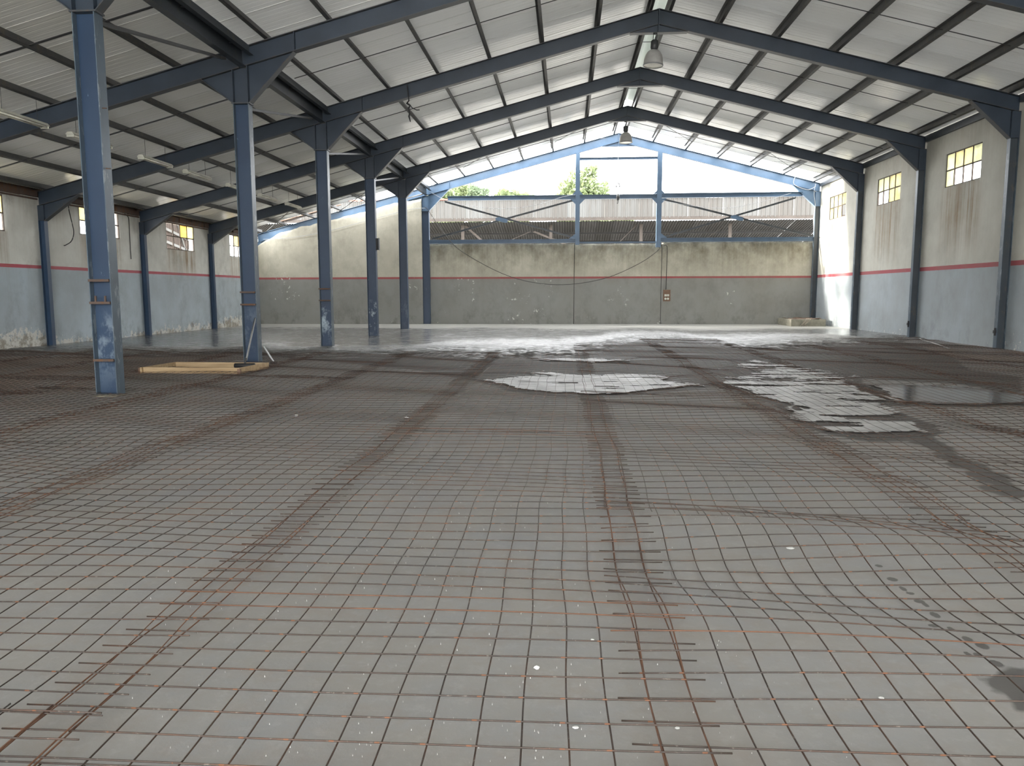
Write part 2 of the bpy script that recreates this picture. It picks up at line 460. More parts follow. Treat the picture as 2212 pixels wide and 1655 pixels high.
# blinding concrete of the floor: pale and dusty, damp where 'wet' says
t = NT('blinding_concrete')
w0 = t.attr('wet')
edge = t.math('MULTIPLY', t.math('SUBTRACT', t.noise(2.6, 7, .68), .5), .75)
wet = t.ramp(t.math('ADD', w0, t.math('MULTIPLY', edge, t.math('SUBTRACT', 1.2, w0))), [(.42, 0), (.60, 1)])
big = t.noise(.28, 5, .6); mid = t.noise(1.5, 6, .68); fine = t.noise(16, 6, .7)
c = t.mix(t.ramp(big, [(.3, 0), (.7, 1)]), (0.228, 0.218, 0.204), (0.282, 0.272, 0.258))
c = t.mix(t.math('MULTIPLY', t.ramp(mid, [(.42, 0), (.66, 1)]), .55), c, (0.225, 0.232, 0.245))
c = t.mix(t.math('MULTIPLY', t.ramp(t.noise(4.5, 5, .7, t.map((1, 1, 1), (8, 2, 0))), [(.50, 0), (.68, 1)]), .45), c, (0.235, 0.205, 0.180))
c = t.mix(t.math('MULTIPLY', t.ramp(fine, [(.52, 0), (.72, 1)]), .30), c, (0.36, 0.35, 0.33))
c = t.mix(t.math('MULTIPLY', t.ramp(t.noise(1.0, 5, .65, t.map((.25, 1.6, 1), (3, 1, 0))), [(.52, 0), (.74, 1)]), .30), c, (0.20, 0.175, 0.15))
c = t.mix(t.math('MULTIPLY', t.attr('rust'), .62), c, (0.200, 0.125, 0.080))
c = t.mix(t.math('MULTIPLY', wet, .80), c, (0.062, 0.058, 0.054))
rg = t.mix(wet, (0.82, 0.82, 0.82), (0.70, 0.70, 0.70))
t.bump(t.math('ADD', t.noise(9, 6, .7), t.math('MULTIPLY', fine, .4)), .22, .01)
M['floor'] = t.set(Base_Color=c, Roughness=rg, Specular_IOR_Level=.35)

# fresh wet screed
t = NT('fresh_wet_concrete')
lump = t.attr('lump')
a = t.noise(.55, 5, .6, t.map((.55, 1.3, 1)))
s1 = t.noise(1.0, 5, .62, t.map((1.3, 5.5, 1)))
c = t.mix(t.ramp(a, [(.35, 0), (.68, 1)]), (0.135, 0.135, 0.132), (0.185, 0.185, 0.180))
c = t.mix(t.attr('dry'), c, (0.33, 0.325, 0.30))
c = t.mix(t.math('MULTIPLY', lump, .55), c, (0.115, 0.112, 0.105))
r0 = t.ramp(s1, [(.30, .15), (.5, .22), (.75, .36)])
rg = t.mix(t.attr('dry'), r0, (0.40, 0.40, 0.40))
rg = t.mix(lump, rg, t.ramp(t.noise(1.0, 7, .75, t.map((2.6, 11, 1), (5, 2, 0))), [(.44, .28), (.56, .80)]))
hb = t.math('ADD', t.math('MULTIPLY', s1, .30), t.math('MULTIPLY', t.math('MULTIPLY', t.noise(7, 8, .78), lump), 4.0))
t.bump(hb, .45, .02)
M['screed'] = t.set(Base_Color=c, Roughness=rg, IOR=1.45)

# shallow muddy water over the rods
def water(name, rough, col, bump):
    t = NT(name)
    n1 = t.noise(1.0, 5, .65, t.map((2.2, 9, 1)))
    rg = t.ramp(n1, [(.35, rough * .6), (.65, rough * 1.5)])
    c = t.mix(t.ramp(t.noise(2.2, 6, .7, t.map((.6, 1.5, 1))), [(.4, 0), (.66, 1)]), col, tuple(v * .6 for v in col))
    t.bump(t.math('ADD', n1, t.math('MULTIPLY', t.noise(14, 4, .6, t.map((.6, 1.8, 1))), .4)), bump, .02)
    return t.set(Base_Color=c, Roughness=rg, IOR=1.36)
M['puddle'] = water('muddy_water', .52, (0.46, 0.46, 0.45), .6)
M['puddle_still'] = water('still_water', .10, (0.17, 0.16, 0.145), .05)

# ------------------------------------------------------------------ setting: floor
SLAB_EDGE = [(-16, 17.4), (-13.9, 17.9), (-12.95, 18.25), (-11.87, 18.45), (-10.45, 18.05), (-9.3, 18.1), (-8.5, 18.9), (-6.9, 17.95), (-5.7, 17.7),
             (-4.7, 18.05), (-3.55, 18.1), (-2.4, 17.5), (-1.3, 17.4), (-.25, 18.0), (.9, 19.45), (1.6, 22.3), (2.3, 24.7), (3.9, 23.6), (4.63, 20.75),
             (5.75, 20.45), (7.2, 21.6), (8.35, 22.75), (9.6, 23.9), (10.9, 25.05), (12.5, 26.2)]
_ex = np.array([p[0] for p in SLAB_EDGE]); _ey = np.array([p[1] for p in SLAB_EDGE])
def slab_edge(x):
    x = np.asarray(x, float)
    return np.interp(x, _ex, _ey) + (fbm(x * 1.6, x * 0 + 3.3, 5, 4) - .5) * 1.3
PUD = {
 'mid': [(-1.375, 13.065), (-.745, 11.924), (-.157, 11.444), (.529, 11.321), (1.025, 11.564), (1.57, 12.05), (2.137, 12.447), (1.973, 12.828), (1.641, 13.224),
         (1.879, 13.833), (1.331, 14.123), (.227, 13.904), (-.378, 14.542), (-.498, 14.194), (-.19, 13.725), (-.928, 13.532)],
 'back': [(-.772, 17.466), (-.241, 17.0), (.564, 16.464), (1.35, 17.076), (.804, 17.415)],
 'right': [(2.915, 15.067), (3.321, 15.657), (3.805, 15.391), (2.585, 12.861), (2.696, 11.995), (2.783, 10.941), (2.977, 10.49), (2.758, 9.129), (2.874, 8.367),
           (3.113, 7.98), (3.6, 8.1), (4.05, 8.9), (4.02, 9.6), (4.05, 10.1), (4.35, 10.9), (4.55, 12.0), (4.70, 12.9), (5.2, 14.2), (4.75, 15.7), (4.1, 17.6), (3.9, 16.9)],
 'far_right': [(4.45, 10.55), (5.285, 10.45), (6.12, 10.7), (6.75, 11.4), (6.45, 12.3), (5.606, 12.7), (4.85, 12.75), (4.70, 11.9)],
}
DAMP = [
 [(-6.24, 17.32), (-3.52, 17.84), (-1.28, 17.18), (.74, 18.57), (1.57, 22.47), (2.74, 26.02), (3.98, 22.57), (4.45, 19.92), (7.36, 21.75), (10.25, 23.87), (9.09, 18.69),
  (7.82, 15.34), (8.09, 14.11), (6.8, 11.82), (6.34, 12.97), (5.41, 13.6), (4.04, 14.29), (2.57, 12.77), (2.15, 12.13), (1.06, 11.24), (.12, 10.94), (-.71, 11.4),
  (-1.52, 12.88), (-2.92, 14.79)],
 [(2.74, 11.6), (2.9, 10.2), (2.75, 8.77), (2.91, 8.34), (3.13, 8.01), (3.55, 7.94), (4.0, 8.41), (4.12, 9.0), (4.18, 9.87), (4.27, 10.7), (3.98, 11.66)],
 [(3.54, 8.11), (3.43, 7.09), (3.35, 6.38), (3.14, 5.36), (3.47, 5.94), (3.59, 6.55), (3.64, 7.2), (3.78, 8.13)],
 [(3.34, 6.89), (3.23, 6.21), (3.17, 5.6), (3.31, 5.8), (3.39, 6.46)],
 [(1.60, 2.98), (1.95, 3.10), (2.0, 2.70), (1.62, 2.72)],
]
FOOT = [(1.69, 4.36), (1.72, 4.2), (1.71, 4.0), (1.71, 3.87), (1.72, 3.81), (1.72, 3.71), (1.73, 3.67), (1.72, 3.55), (1.66, 3.43), (1.72, 3.4), (1.74, 3.3), (1.77, 3.24),
        (1.67, 3.16), (1.71, 3.15), (1.74, 3.08), (.93, 4.49), (1.72, 4.54)]
def wet_attr(X, Y):
    w = np.zeros(X.shape)
    for i, p in enumerate(DAMP):
        s = .35 if i == 0 else .12
        w = np.maximum(w, sstep(-s, s, sdist(X, Y, p) + (0 if i == 0 else 1) * (fbm(X * 7, Y * 5, 61, 4) - .5) * .26) * (.95 if i != 0 else .9))
    for k, p in PUD.items():
        w = np.maximum(w, sstep(-.35, .05, sdist(X, Y, p)))
    w = np.maximum(w, sstep(-1.0, .2, Y - slab_edge(X)) * .9)
    for i, (fx, fy) in enumerate(FOOT):
        d = np.hypot((X - fx) / (.020 + .007 * (i % 3)), (Y - fy) / (.026 + .007 * (i % 4)))
        w = np.maximum(w, (1 - sstep(.5, 1.25, d)) * .72)
    d = np.hypot((X + .5) / .9, (Y - 9.5) / .35)
    w = np.maximum(w, (1 - sstep(.3, 1.3, d)) * .42)
    return w
def rust_attr(X, Y):
    left = sstep(-6.0, -9.5, X) * sstep(8.5, 12, Y)
    right = sstep(6.5, 9.5, X) * sstep(12.5, 15, Y)
    lap = np.zeros(X.shape)
    for k in range(-6, 6):
        lap = np.maximum(lap, np.exp(-((X - (-1.73 + 2.1 * k)) / .16) ** 2))
    n = fbm(X * .9, Y * .5, 11, 4)
    return np.clip((left * .8 + right * .9) * sstep(.35, .6, n) + lap * sstep(.48, .70, fbm(X * .4, Y * .35, 21, 3)) * .35, 0, 1)
ux = np.unique(np.round(np.concatenate([np.arange(XLW - .2, -6, .2), np.arange(-6, 1.4, .1), np.arange(1.4, 2.05, .012), np.arange(2.05, 8, .08), np.arange(8, XRW + .2, .2)]), 3))
uy = np.unique(np.round(np.concatenate([np.arange(YREAR - .2, 1.6, .6), np.arange(1.6, 2.7, .05), np.arange(2.7, 4.7, .014), np.arange(4.7, 19, .075), np.arange(19, 27, .2), np.arange(27, YEND + .4, 1)]), 3))
floor_me = grid_mesh('floor', ux, uy, lambda U, V: (U, V, (fbm(U * .6, V * .6, 2, 3) - .5) * .012), M['floor'], attrs={'wet': wet_attr, 'rust': rust_attr})
tag(link('floor', floor_me), kind='structure')
ap = MB().box(-40, 40, -60, YREAR - .25, -.16, -.02)  # added unseen pale ground that bounces light in through the rear doorway
tag(obj('ground', ap, plain('added_bounce_ground', (0.58, 0.565, 0.53), .9)), kind='structure')
gm = MB().box(-90, 90, -70, 140, -.40, -.16)
tag(obj('ground', gm, M['ground']), kind='structure')

def slab_height(X, Y):
    e = Y - slab_edge(X)
    rise = sstep(-.05, .55, e)
    near = 1 - sstep(.4, 3.4 + 4 * sstep(-5, -2, X) * sstep(10, 8, X), e + (fbm(X * .8, Y * .8, 8, 3) - .5) * 2.5)
    lumps = (fbm(X * 2.6, Y * 7.5, 31, 4) - .5) * .105 + (vnoise(X * 14, Y * 12, 3) - .5) * .030
    return -.014 + rise * .050 + near * rise * lumps + (fbm(X * .7, Y * .5, 4, 3) - .5) * .006
def slab_lump(X, Y):
    e = Y - slab_edge(X)
    return 1 - sstep(.6, 3.6 + 5.5 * sstep(-5, -2, X) * sstep(10, 8, X), e + (fbm(X * .8, Y * .8, 8, 3) - .5) * 3.2)
def slab_dry(X, Y):
    return sstep(29.5, 34.5, Y + (fbm(X * .35, Y * .6, 14, 3) - .5) * 5 + np.clip(X, -14, 3) * .12)
sx = np.unique(np.round(np.concatenate([np.arange(XLW, -6, .13), np.arange(-6, 9, .075), np.arange(9, XRW + .05, .13)]), 3))
sy = np.unique(np.round(np.concatenate([np.arange(16.6, 22.5, .055), np.arange(22.5, 28, .09), np.arange(28, YEND + .05, .4)]), 3))
sl_me = grid_mesh('floor_screed', sx, sy, lambda U, V: (U, V, slab_height(U, V)), M['screed'], attrs={'lump': slab_lump, 'dry': slab_dry})
# drop the part of the sheet that is below the floor
tag(link('floor_screed', sl_me), 'fresh wet grey concrete screed over the far half of the floor', kind='structure')

# puddles: irregular outlines, a few millimetres of water
def puddle(key, mat, label, z=.0165):
    poly = PUD[key]
    xs = [p[0] for p in poly]; ys = [p[1] for p in poly]
    st = .036
    gx = np.arange(min(xs) - .3, max(xs) + .3, st); gy = np.arange(min(ys) - .5, max(ys) + .5, st * 1.2)
    U, V = np.meshgrid(gx, gy, indexing='ij')
    s = sdist(U, V, poly) + (fbm(U * 3.2, V * 1.6, 41, 5) - .5) * .60 + (vnoise(U * 11, V * 6, 6) - .5) * .12
    hn = fbm(U * 1.4, V * 4.5, 51, 5)
    holes = (hn > (.70 if key == 'mid' else .60 - .10 * sstep(11, 8.5, V))) if key in ('mid', 'right') else (hn > 2)
    keep = (s > 0) & ~holes
    mb = MB(); idx = {}
    for i in range(len(gx) - 1):
        for j in range(len(gy) - 1):
            if keep[i, j]:
                q = []
                for (a, b) in ((i, j), (i + 1, j), (i + 1, j + 1), (i, j + 1)):
                    if (a, b) not in idx:
                        idx[(a, b)] = len(mb.v); mb.v.append((gx[a], gy[b], z))
                    q.append(idx[(a, b)])
                mb.f.append(tuple(q))
    o = obj('puddle', mb, mat, None, True)
    return tag(o, label, 'puddle', 'puddles among the mesh')
puddle('mid', M['puddle'], 'bright shallow puddle in the middle of the mesh, ragged lens shape')
puddle('back', M['puddle'], 'thin sliver of puddle just in front of the wet screed')
puddle('right', M['puddle'], 'long bright puddle running forward to the right of the middle one')
puddle('far_right', M['puddle_still'], 'still grey puddle at right mirroring the wall columns')

# ------------------------------------------------------------------ setting: walls
WR = [(22.92, 24.97, 4.68, 5.68), (28.17, 30.17, 4.71, 5.68), (33.45, 35.44, 4.68, 5.67)]           # right wall windows (Y0, Y1, Z0, Z1)
WL = [(17.65, 19.78, 3.17, 4.12), (23.0, 25.1, 3.33, 4.20), (28.15, 30.3, 3.18, 4.17), (33.6, 35.5, 3.16, 4.12)]
def cuts(a, b, st, extra):
    return np.unique(np.round(np.concatenate([np.arange(a, b, st), [b], extra]), 4))
def under(U, V, wins, depth):
    s = np.zeros(U.shape)
    for y0, y1, z0, z1 in wins:
        s = np.maximum(s, sstep(y0 - .25, y0 + .25, U) * (1 - sstep(y1 - .2, y1 + .3, U)) * sstep(z0 - depth, z0 - depth * .25, V) * (V < z0 + .05))
    return s
def side_wall(name, X, ztopw, wins, mat, depth, thick):
    ys = cuts(YREAR, YEND + .3, .12, [w for q in wins for w in q[:2]])
    zs = cuts(-.1, ztopw, .1, [w for q in wins for w in q[2:]])
    s = 1 if thick > 0 else -1
    at = {'stain': lambda U, V: np.clip(under(U, V, wins, depth) * (1.0 if s > 0 else .9) + .22 * sstep(ztopw - 1.2, ztopw, V) + .08, 0, 1),
          'grime': lambda U, V: np.clip(.35 * sstep(ztopw - .5, ztopw, V) + .55 * (1 - sstep(.1, .9, V)) + .40 * sstep(.48, .66, fbm(U * .45, V * .22, 6, 3)), 0, 1),
          'peel': lambda U, V: (1 - sstep(0, .75, V + (fbm(U * .5, V, 9, 3) - .5) * .7)) * (1.0 if s < 0 else .6)}
    me = grid_mesh(name, ys, zs, (lambda U, V: (U * 0 + X, U, V)), mat, holes=wins, attrs=at, smooth=False)
    o = tag(link(name, me), kind='structure')
    sm = o.modifiers.new('thick', 'SOLIDIFY'); sm.thickness = .22; sm.offset = 1.0 if s > 0 else -1.0
    return o
side_wall('wall_right', XRW, 6.36, WR, M['wall_side'], 2.6, 1)
side_wall('wall_left', XLW, 4.22, WL, M['wall_left'], 1.3, -1)

# end wall: precast bays side by side, each its own piece; the aisle piece has a ragged sloping top
wall_end = tag(bpy.data.objects.new('wall_back', None), 'painted end wall of four bays, cream over grey with a red band', kind='structure')
C.objects.link(wall_end)
def end_piece(x0, x1, ytop, face, seed, streak):
    us = cuts(x0, x1, .09, []); zs = np.linspace(0, 1, 46)
    def zt(U): return ytop(U)
    at = {'stain': lambda U, V: np.clip(streak * sstep(.45, 1, V) + .08, 0, 1),
          'grime': lambda U, V: np.clip(.8 * sstep(.84, 1, V) * streak + .75 * (1 - sstep(.02, .22, V)) + .30, 0, 1),
          'peel': lambda U, V: (.02 + .46 * sstep(.58, .68, fbm(U * .8, V * 3, seed, 3))) * (V < .58)}
    me = grid_mesh('wall_panel', us, zs, lambda U, V: (U, U * 0 + face, -.05 + V * (zt(U) + .05)), M['wall_end'], attrs=at, smooth=False)
    o = link('wall_panel', me, wall_end)
    sm = o.modifiers.new('thick', 'SOLIDIFY'); sm.thickness = .20; sm.offset = -1.0
    return o
rag = lambda a: (lambda U: a + (fbm(U * 4, U * 0, 3, 4) - .5) * .05)
for (x0, x1, zt_) in ((-6.92, .335, 3.83), (.36, 4.43, 3.80), (4.455, XRW, 3.85)):
    o = end_piece(x0, x1, rag(zt_), YEND, int(x0 * 3) + 40, .8)
ax = [-14.95, -14.45, -13.7, -13.05, -11.68, -9.85, -8.05, -7.04, -6.5]; az = [3.75, 4.06, 4.45, 4.62, 4.86, 5.30, 5.76, 5.93, 5.95]
end_piece(XLW, -6.885, lambda U: np.interp(U, ax, az) + (fbm(U * 2.2, U * 0 + 2, 7, 5) - .5) * .16, 36.62, 77, .25)

bk = MB().box(.25, .45, YEND + .03, YEND + .16, -.05, 3.78).box(4.35, 4.55, YEND + .03, YEND + .16, -.05, 3.78)
obj('joint_filler', bk, M['cable'], wall_end)

# rear wall behind the photographer: a wide doorway and the same open gable
rw = MB()
rw.box(XLW, -11.5, YREAR - .2, YREAR, -.1, 4.2).box(10.6, XRW, YREAR - .2, YREAR, -.1, 6.3)
tag(obj('wall_front', rw, M['concrete']), kind='structure')

# ------------------------------------------------------------------ setting: roof sheets, one piece per sheet
ceiling = tag(bpy.data.objects.new('ceiling', None), 'white profiled metal roof sheets over dark purlins', kind='structure')
C.objects.link(ceiling)
SW = BAY / 5.0
def sheet_mesh(name, xa, xb, mat, w=SW):
    prof = [(0, .006), (.02, 0)]
    for k in range(1, 6):
        yc = w * k / 6
        prof += [(yc - .018, 0), (yc - .008, .003), (yc + .008, .003), (yc + .018, 0)]
    prof += [(w - .012, 0), (w - .010, -.006), (w + .030, -.006)]
    mb = MB(); n = len(prof); vs_ = []
    for x in (xa, xb):
        zb = ztop(x) + SHEET - (.012 if name == 'sheet_aisle' else 0)
        vs_ += [(x, y, zb + dz) for y, dz in prof]
    fs_ = [(i, i + 1, n + i + 1, n + i) for i in range(n - 1)]
    mb.add(vs_, fs_)
    return mb.mesh(name, mat)
XEAVE_R, XEAVE_L = 11.95, -15.35
slopes = {'r': sheet_mesh('sheet_right', XRIDGE + .20, XEAVE_R, M['sheet']), 'l': sheet_mesh('sheet_left', XRIDGE - .20, -6.80, M['sheet']),
          'a': sheet_mesh('sheet_aisle', -6.70, XEAVE_L, M['sheet_aisle'])}
nsheet = int(round((35.55 - YREAR) / SW))
for k in range(nsheet):
    for key, me in slopes.items():
        o = link('roof_panel', me, ceiling, (0, YREAR + k * SW, 0))
        if k == nsheet - 1:
            j = {'r': .85, 'l': .70, 'a': .9}[key]; o.scale = (1, j, 1)
cap = MB()
cap.prism([(XRIDGE - .34, ztop(XRIDGE - .34) + SHEET + .05), (XRIDGE, ZRIDGE + SHEET + .09), (XRIDGE + .34, ztop(XRIDGE + .34) + SHEET + .05),
           (XRIDGE + .34, ztop(XRIDGE + .34) + SHEET + .06), (XRIDGE, ZRIDGE + SHEET + .10), (XRIDGE - .34, ztop(XRIDGE - .34) + SHEET + .06)], 0, BAY)
cap_me = cap.mesh('ridge_cap', M['ridge'])
for n in range(-4, 4):
    link('ridge_cap', cap_me, ceiling, (0, FY(n), 0))

# ------------------------------------------------------------------ steel frames
def zbot(x): return ztop(x) - RD
def rafter(n, x0, x1, label, mat, fmat):
    y = FY(n)
    t = thing('roof_rafter', label, 'roof beam', 'roof rafters')
    pl = lambda o0, o1: [(x0, ztop(x0) + o0), (x1, ztop(x1) + o0), (x1, ztop(x1) + o1), (x0, ztop(x0) + o1)]
    obj('web', MB().prism(pl(-RD + .012, -.012), y - .006, y + .006), mat, t)
    obj('flange', MB().prism(pl(-.014, 0), y - .09, y + .09), fmat, t)
    obj('flange', MB().prism(pl(-RD, -RD + .014), y - .09, y + .09), fmat, t)
    return t
def place(n): return ['nearest to the camera', 'second from the camera', 'third from the camera', 'fourth from the camera', 'fifth from the camera', 'in the open far gable'][n]
for n in range(0, 6):
    m1, m2 = (M['gable'], M['gable']) if n == 5 else (M['rafter'], M['rafter_flange'])
    a = rafter(n, XRIDGE, 11.52, f'blue steel rafter sloping down right from the ridge, frame {place(n)}', m1, m2) if n > 0 else None
    b = rafter(n, -6.71, XRIDGE, f'blue steel rafter rising from open column row to ridge, frame {place(n)}', m1, m2) if n > 0 else None
    c_ = rafter(n, -14.93, -6.72, f'blue steel rafter over the low left aisle, frame {place(n)}', m1, m2) if n > 0 else None
    y = FY(n)
    if n == 0:
        # only the stubs at the head of the nearest column come into view
        continue
    # apex plate hangs under the two halves; it belongs to the right-hand one
    xa, xb = XRIDGE - .74, XRIDGE + .74
    zlow = zbot(xa) - .005
    obj('apex_plate', MB().prism([(xa, zlow), (xb, zlow), (XRIDGE, zbot(XRIDGE))], y - .007, y + .007), m1, a)
    obj('apex_flange', MB().box(xa, xb, y - .09, y + .09, zlow - .014, zlow), m2, a)
    obj('splice_plate', MB().box(XRIDGE - .012, XRIDGE + .012, y - .09, y + .09, zlow, ZRIDGE - .01), m1, a)
    for xs in (-5.55,):
        obj('stiffener', MB().box(xs - .006, xs + .006, y - .085, y + .085, zbot(xs), ztop(xs)), m1, b)

def smear_attr(me, v):
    at = me.attributes.new('smear', 'FLOAT', 'POINT')
    at.data.foreach_set('value', [v] * len(me.vertices))
def icol(t, x0, x1, y, z0, z1, mweb, mfl, w=.20, smear=0):
    o = obj('web', MB().box(x0 + .012, x1 - .012, y - .006, y + .006, z0, z1), mweb, t); smear_attr(o.data, smear)
    for a, b in ((x0, x0 + .013), (x1 - .013, x1)):
        o = obj('flange', MB().box(a, b, y - w / 2, y + w / 2, z0, z1), mfl, t); smear_attr(o.data, smear)
def gusset(t, pts, edge, y, mat, fmat):
    obj('gusset', MB().prism(pts, y - .007, y + .007), mat, t)
    (xa, za), (xb, zb) = edge
    dx, dz = xb - xa, zb - za; L = math.hypot(dx, dz); nx, nz = dz / L, -dx / L
    if nz > 0: nx, nz = -nx, -nz
    obj('gusset_flange', MB().prism([(xa, za), (xb, zb), (xb + nx * .013, zb + nz * .013), (xa + nx * .013, za + nz * .013)], y - .085, y + .085), fmat, t)

ZK = 5.39
ROWLAB = ['blue steel column of the open row nearest the camera, rusty clamp bars', 'blue steel column of the open row with a squeegee leaning on it',
          'blue steel column, third of the open row, two thin clamp bars', 'blue steel column of the open row with a dark box high on its side',
          'plain blue steel column, fifth of the open row', 'blue steel column of the open row standing against the end wall']
for n in range(6):
    y = FY(n)
    t = thing('steel_column', ROWLAB[n], 'column', 'open row of steel columns')
    mw = M['column']
    icol(t, XROW0, XROW1, y, -.02, ZK, mw, M['blue_worn'] if n < 3 else M['blue'], smear=[.35, .15, .9, 1.3, .2, .0][n])
    m1 = M['gable'] if n == 5 else M['rafter']; m2 = M['gable'] if n == 5 else M['rafter_flange']
    obj('cap_plate', MB().box(XROW0 - .03, XROW1 + .03, y - .11, y + .11, ZK - .012, ZK + .012), m2, t)
    hd = MB().box(XROW0 + .012, XROW1 - .012, y - .006, y + .006, ZK + .012, zbot(-6.7))
    for a, b in ((XROW0, XROW0 + .012), (XROW1 - .012, XROW1)): hd.box(a, b, y - .10, y + .10, ZK + .012, zbot((a + b) / 2))
    obj('head', hd, m1, t)
    xr, xl = XROW1 + .97, XROW0 - .66
    gusset(t, [(XROW1, ZK + .01), (xr, zbot(xr)), (XROW1, zbot(XROW1))], ((XROW1, ZK + .01), (xr, zbot(xr))), y, m1, m2)
    gusset(t, [(XROW0, ZK + .01), (XROW0, zbot(XROW0)), (xl, zbot(xl))], ((XROW0, ZK + .01), (xl, zbot(xl))), y, m1, m2)
    if n < 3:
        for zc in ([1.69, 1.37, .54], [1.53, 1.27], [1.63, 1.31])[n]:
            cb = MB().box(XROW0 - .01 if n else XROW0 + .01, XROW1 - .01, y - .135, y - .105, zc - .018, zc + .018)
            if n == 0 and abs(zc - 1.37) < .01:
                for xk in (XROW0 + .10, XROW0 + .245): cb.box(xk - .012, xk + .012, y - .13, y - .11, zc + .018, zc + .10)
            obj('clamp_bar', cb, M['rusty'], t)
    if n == 0:
        obj('footing_mortar', MB().prism([(XROW0 - .03, -.01), (XROW1 + .03, -.01), (XROW1 + .01, .03), (XROW0 - .01, .03)], y - .13, y + .12), M['concrete'], t)
        for zz in (4.10, 3.27): obj('bolt', MB().tube([(XROW1 - .01, y - .04, zz), (XROW1 + .07, y - .04, zz - .005)], .008), M['rusty'], t)
for n in range(2, 6):
    y = FY(n)
    m1, m2 = (M['gable'], M['gable']) if n == 5 else (M['rafter'], M['rafter_flange'])
    lab = ['nearest', 'second', 'third', 'farthest'][n - 2]
    t = thing('steel_column', f'slim blue column against the right wall, {lab} of the four in view', 'column', 'columns along the right wall')
    icol(t, 11.324, 11.545, y, -.02, 5.43, M['eave'], M['blue_worn'], .15)
    obj('head', MB().box(11.324, 11.545, y - .07, y + .07, 5.43, zbot(11.43)), m1, t)
    xi = 10.30
    gusset(t, [(11.324, 5.43), (11.324, zbot(11.324)), (xi, zbot(xi))], ((11.324, 5.43), (xi, zbot(xi))), y, m1, m2)
    if n in (2, 3):
        obj('hinge_bracket', MB().box(11.27, 11.324, y - .05, y + .02, .42, .50).box(11.285, 11.324, y - .03, y, .36, .56), M['black'], t)
    t = thing('steel_column', f'slim blue column against the left wall, {lab} of the four in view', 'column', 'columns along the left wall')
    icol(t, -14.94, -14.767, y, -.02, 3.57, M['blue'], M['blue'], .15)
    obj('head', MB().box(-14.94, -14.767, y - .07, y + .07, 3.57, zbot(-14.85)), m1, t)
    xi = -13.72
    gusset(t, [(-14.767, 3.57), (xi, zbot(xi)), (-14.767, zbot(-14.767))], ((-14.767, 3.57), (xi, zbot(xi))), y, m1, m2)

# purlins: cold-formed Z sections, full length, one thing each
def purlin(x, label, mat=None, d=.15, y1=36.7):
    zt = ztop(x); s = -1 if x < XRIDGE else 1
    zc = lambda dx: -SLOPE * dx * s
    mb = MB()
    mb.prism([(x - .008, zt), (x + .008, zt), (x + .008, zt + d), (x - .008, zt + d)], YREAR, y1)
    mb.prism([(x - .07, zt + d - .012 + zc(-.07)), (x, zt + d - .012), (x, zt + d - .002), (x - .07, zt + d - .002 + zc(-.07))], YREAR, y1)
    mb.prism([(x, zt + .001), (x + .07, zt + .001 + zc(.07)), (x + .07, zt + .011 + zc(.07)), (x, zt + .011)], YREAR, y1)
    return tag(obj('roof_purlin', mb, mat or M['purlin']), label, 'purlin', 'roof purlins')
for k, dx in enumerate([.25, 1.55, 3.03, 4.50, 6.0, 7.48, 8.85]):
    purlin(XRIDGE + dx, f'dark roof purlin running lengthwise, {ORD[k]} right of the ridge')
for k, dx in enumerate([.25, 1.6, 3.05, 4.45, 5.85, 7.20, 8.50]):
    purlin(XRIDGE - dx, f'dark roof purlin running lengthwise, {ORD[k]} left of the ridge')
for k, x in enumerate([-8.10, -9.45, -10.80, -12.12, -13.45, -14.70]):
    purlin(x, f'dark purlin over the left aisle, {ORD[k]} left of the open column row')

# eave beams along the open row and their braces
for n in range(0, 5):
    ya, yb = FY(n) + .11, FY(n + 1) - .11
    wh = ['nearest', 'second', 'third', 'fourth', 'farthest'][n]
    t = thing('eave_beam', f'deep dark lengthwise beam on top of the open column row, {wh} bay', 'beam', 'lengthwise beams on the column row')
    zb_ = 6.12
    obj('web', MB().box(XROW1 - .10, XROW1 - .088, ya, yb, zb_, zb_ + .30), M['eave'], t)
    obj('flange', MB().box(XROW1 - .17, XROW1 - .02, ya, yb, zb_ - .012, zb_), M['eave'], t)
    obj('flange', MB().box(XROW1 - .17, XROW1 - .02, ya, yb, zb_ + .30, zb_ + .312), M['eave'], t)
    gt = MB()
    gt.box(XROW1 + .06, XROW1 + .065, ya, yb, zb_ + .20, zb_ + .40).box(XROW1 + .06, XROW1 + .16, ya, yb, zb_ + .195, zb_ + .20)
    for yy in np.linspace(ya + .6, yb - .6, 3): gt.box(XROW1 - .09, XROW1 + .06, yy - .02, yy + .02, zb_ + .26, zb_ + .28)
    obj('side_channel', gt, M['eave'], t)
    o = obj('row_brace', MB().slab((-6.71, FY(n) + .10, ZK - .04), (-6.71, FY(n + 1) - .75, zb_ - .02), .055, (1, 0, 0), (0, 0, -.05)), M['rod'])
    tag(o, f'thin dark angle brace rising from a row column to the eave beam, {wh} bay', 'brace', 'braces along the column row')
for n in range(1, 5):
    ya, yb = FY(n) + .08, FY(n + 1) - .08
    mb = MB().box(XRW - .08, XRW + .04, ya, yb, 6.30, 6.315).box(XRW - .08, XRW - .065, ya, yb, 6.315, 6.44).box(XRW - .08, XRW + .02, ya, yb, 6.44, 6.455).box(XRW + .06, XRW + .12, ya - .1, yb + .1, 6.34, 6.565)
    tag(obj('wall_head_channel', mb, M['eave']), f'dark steel channel along the top of the right wall, {["nearest", "second", "third", "farthest"][n-1]} bay', 'beam', 'channels on top of the right wall')

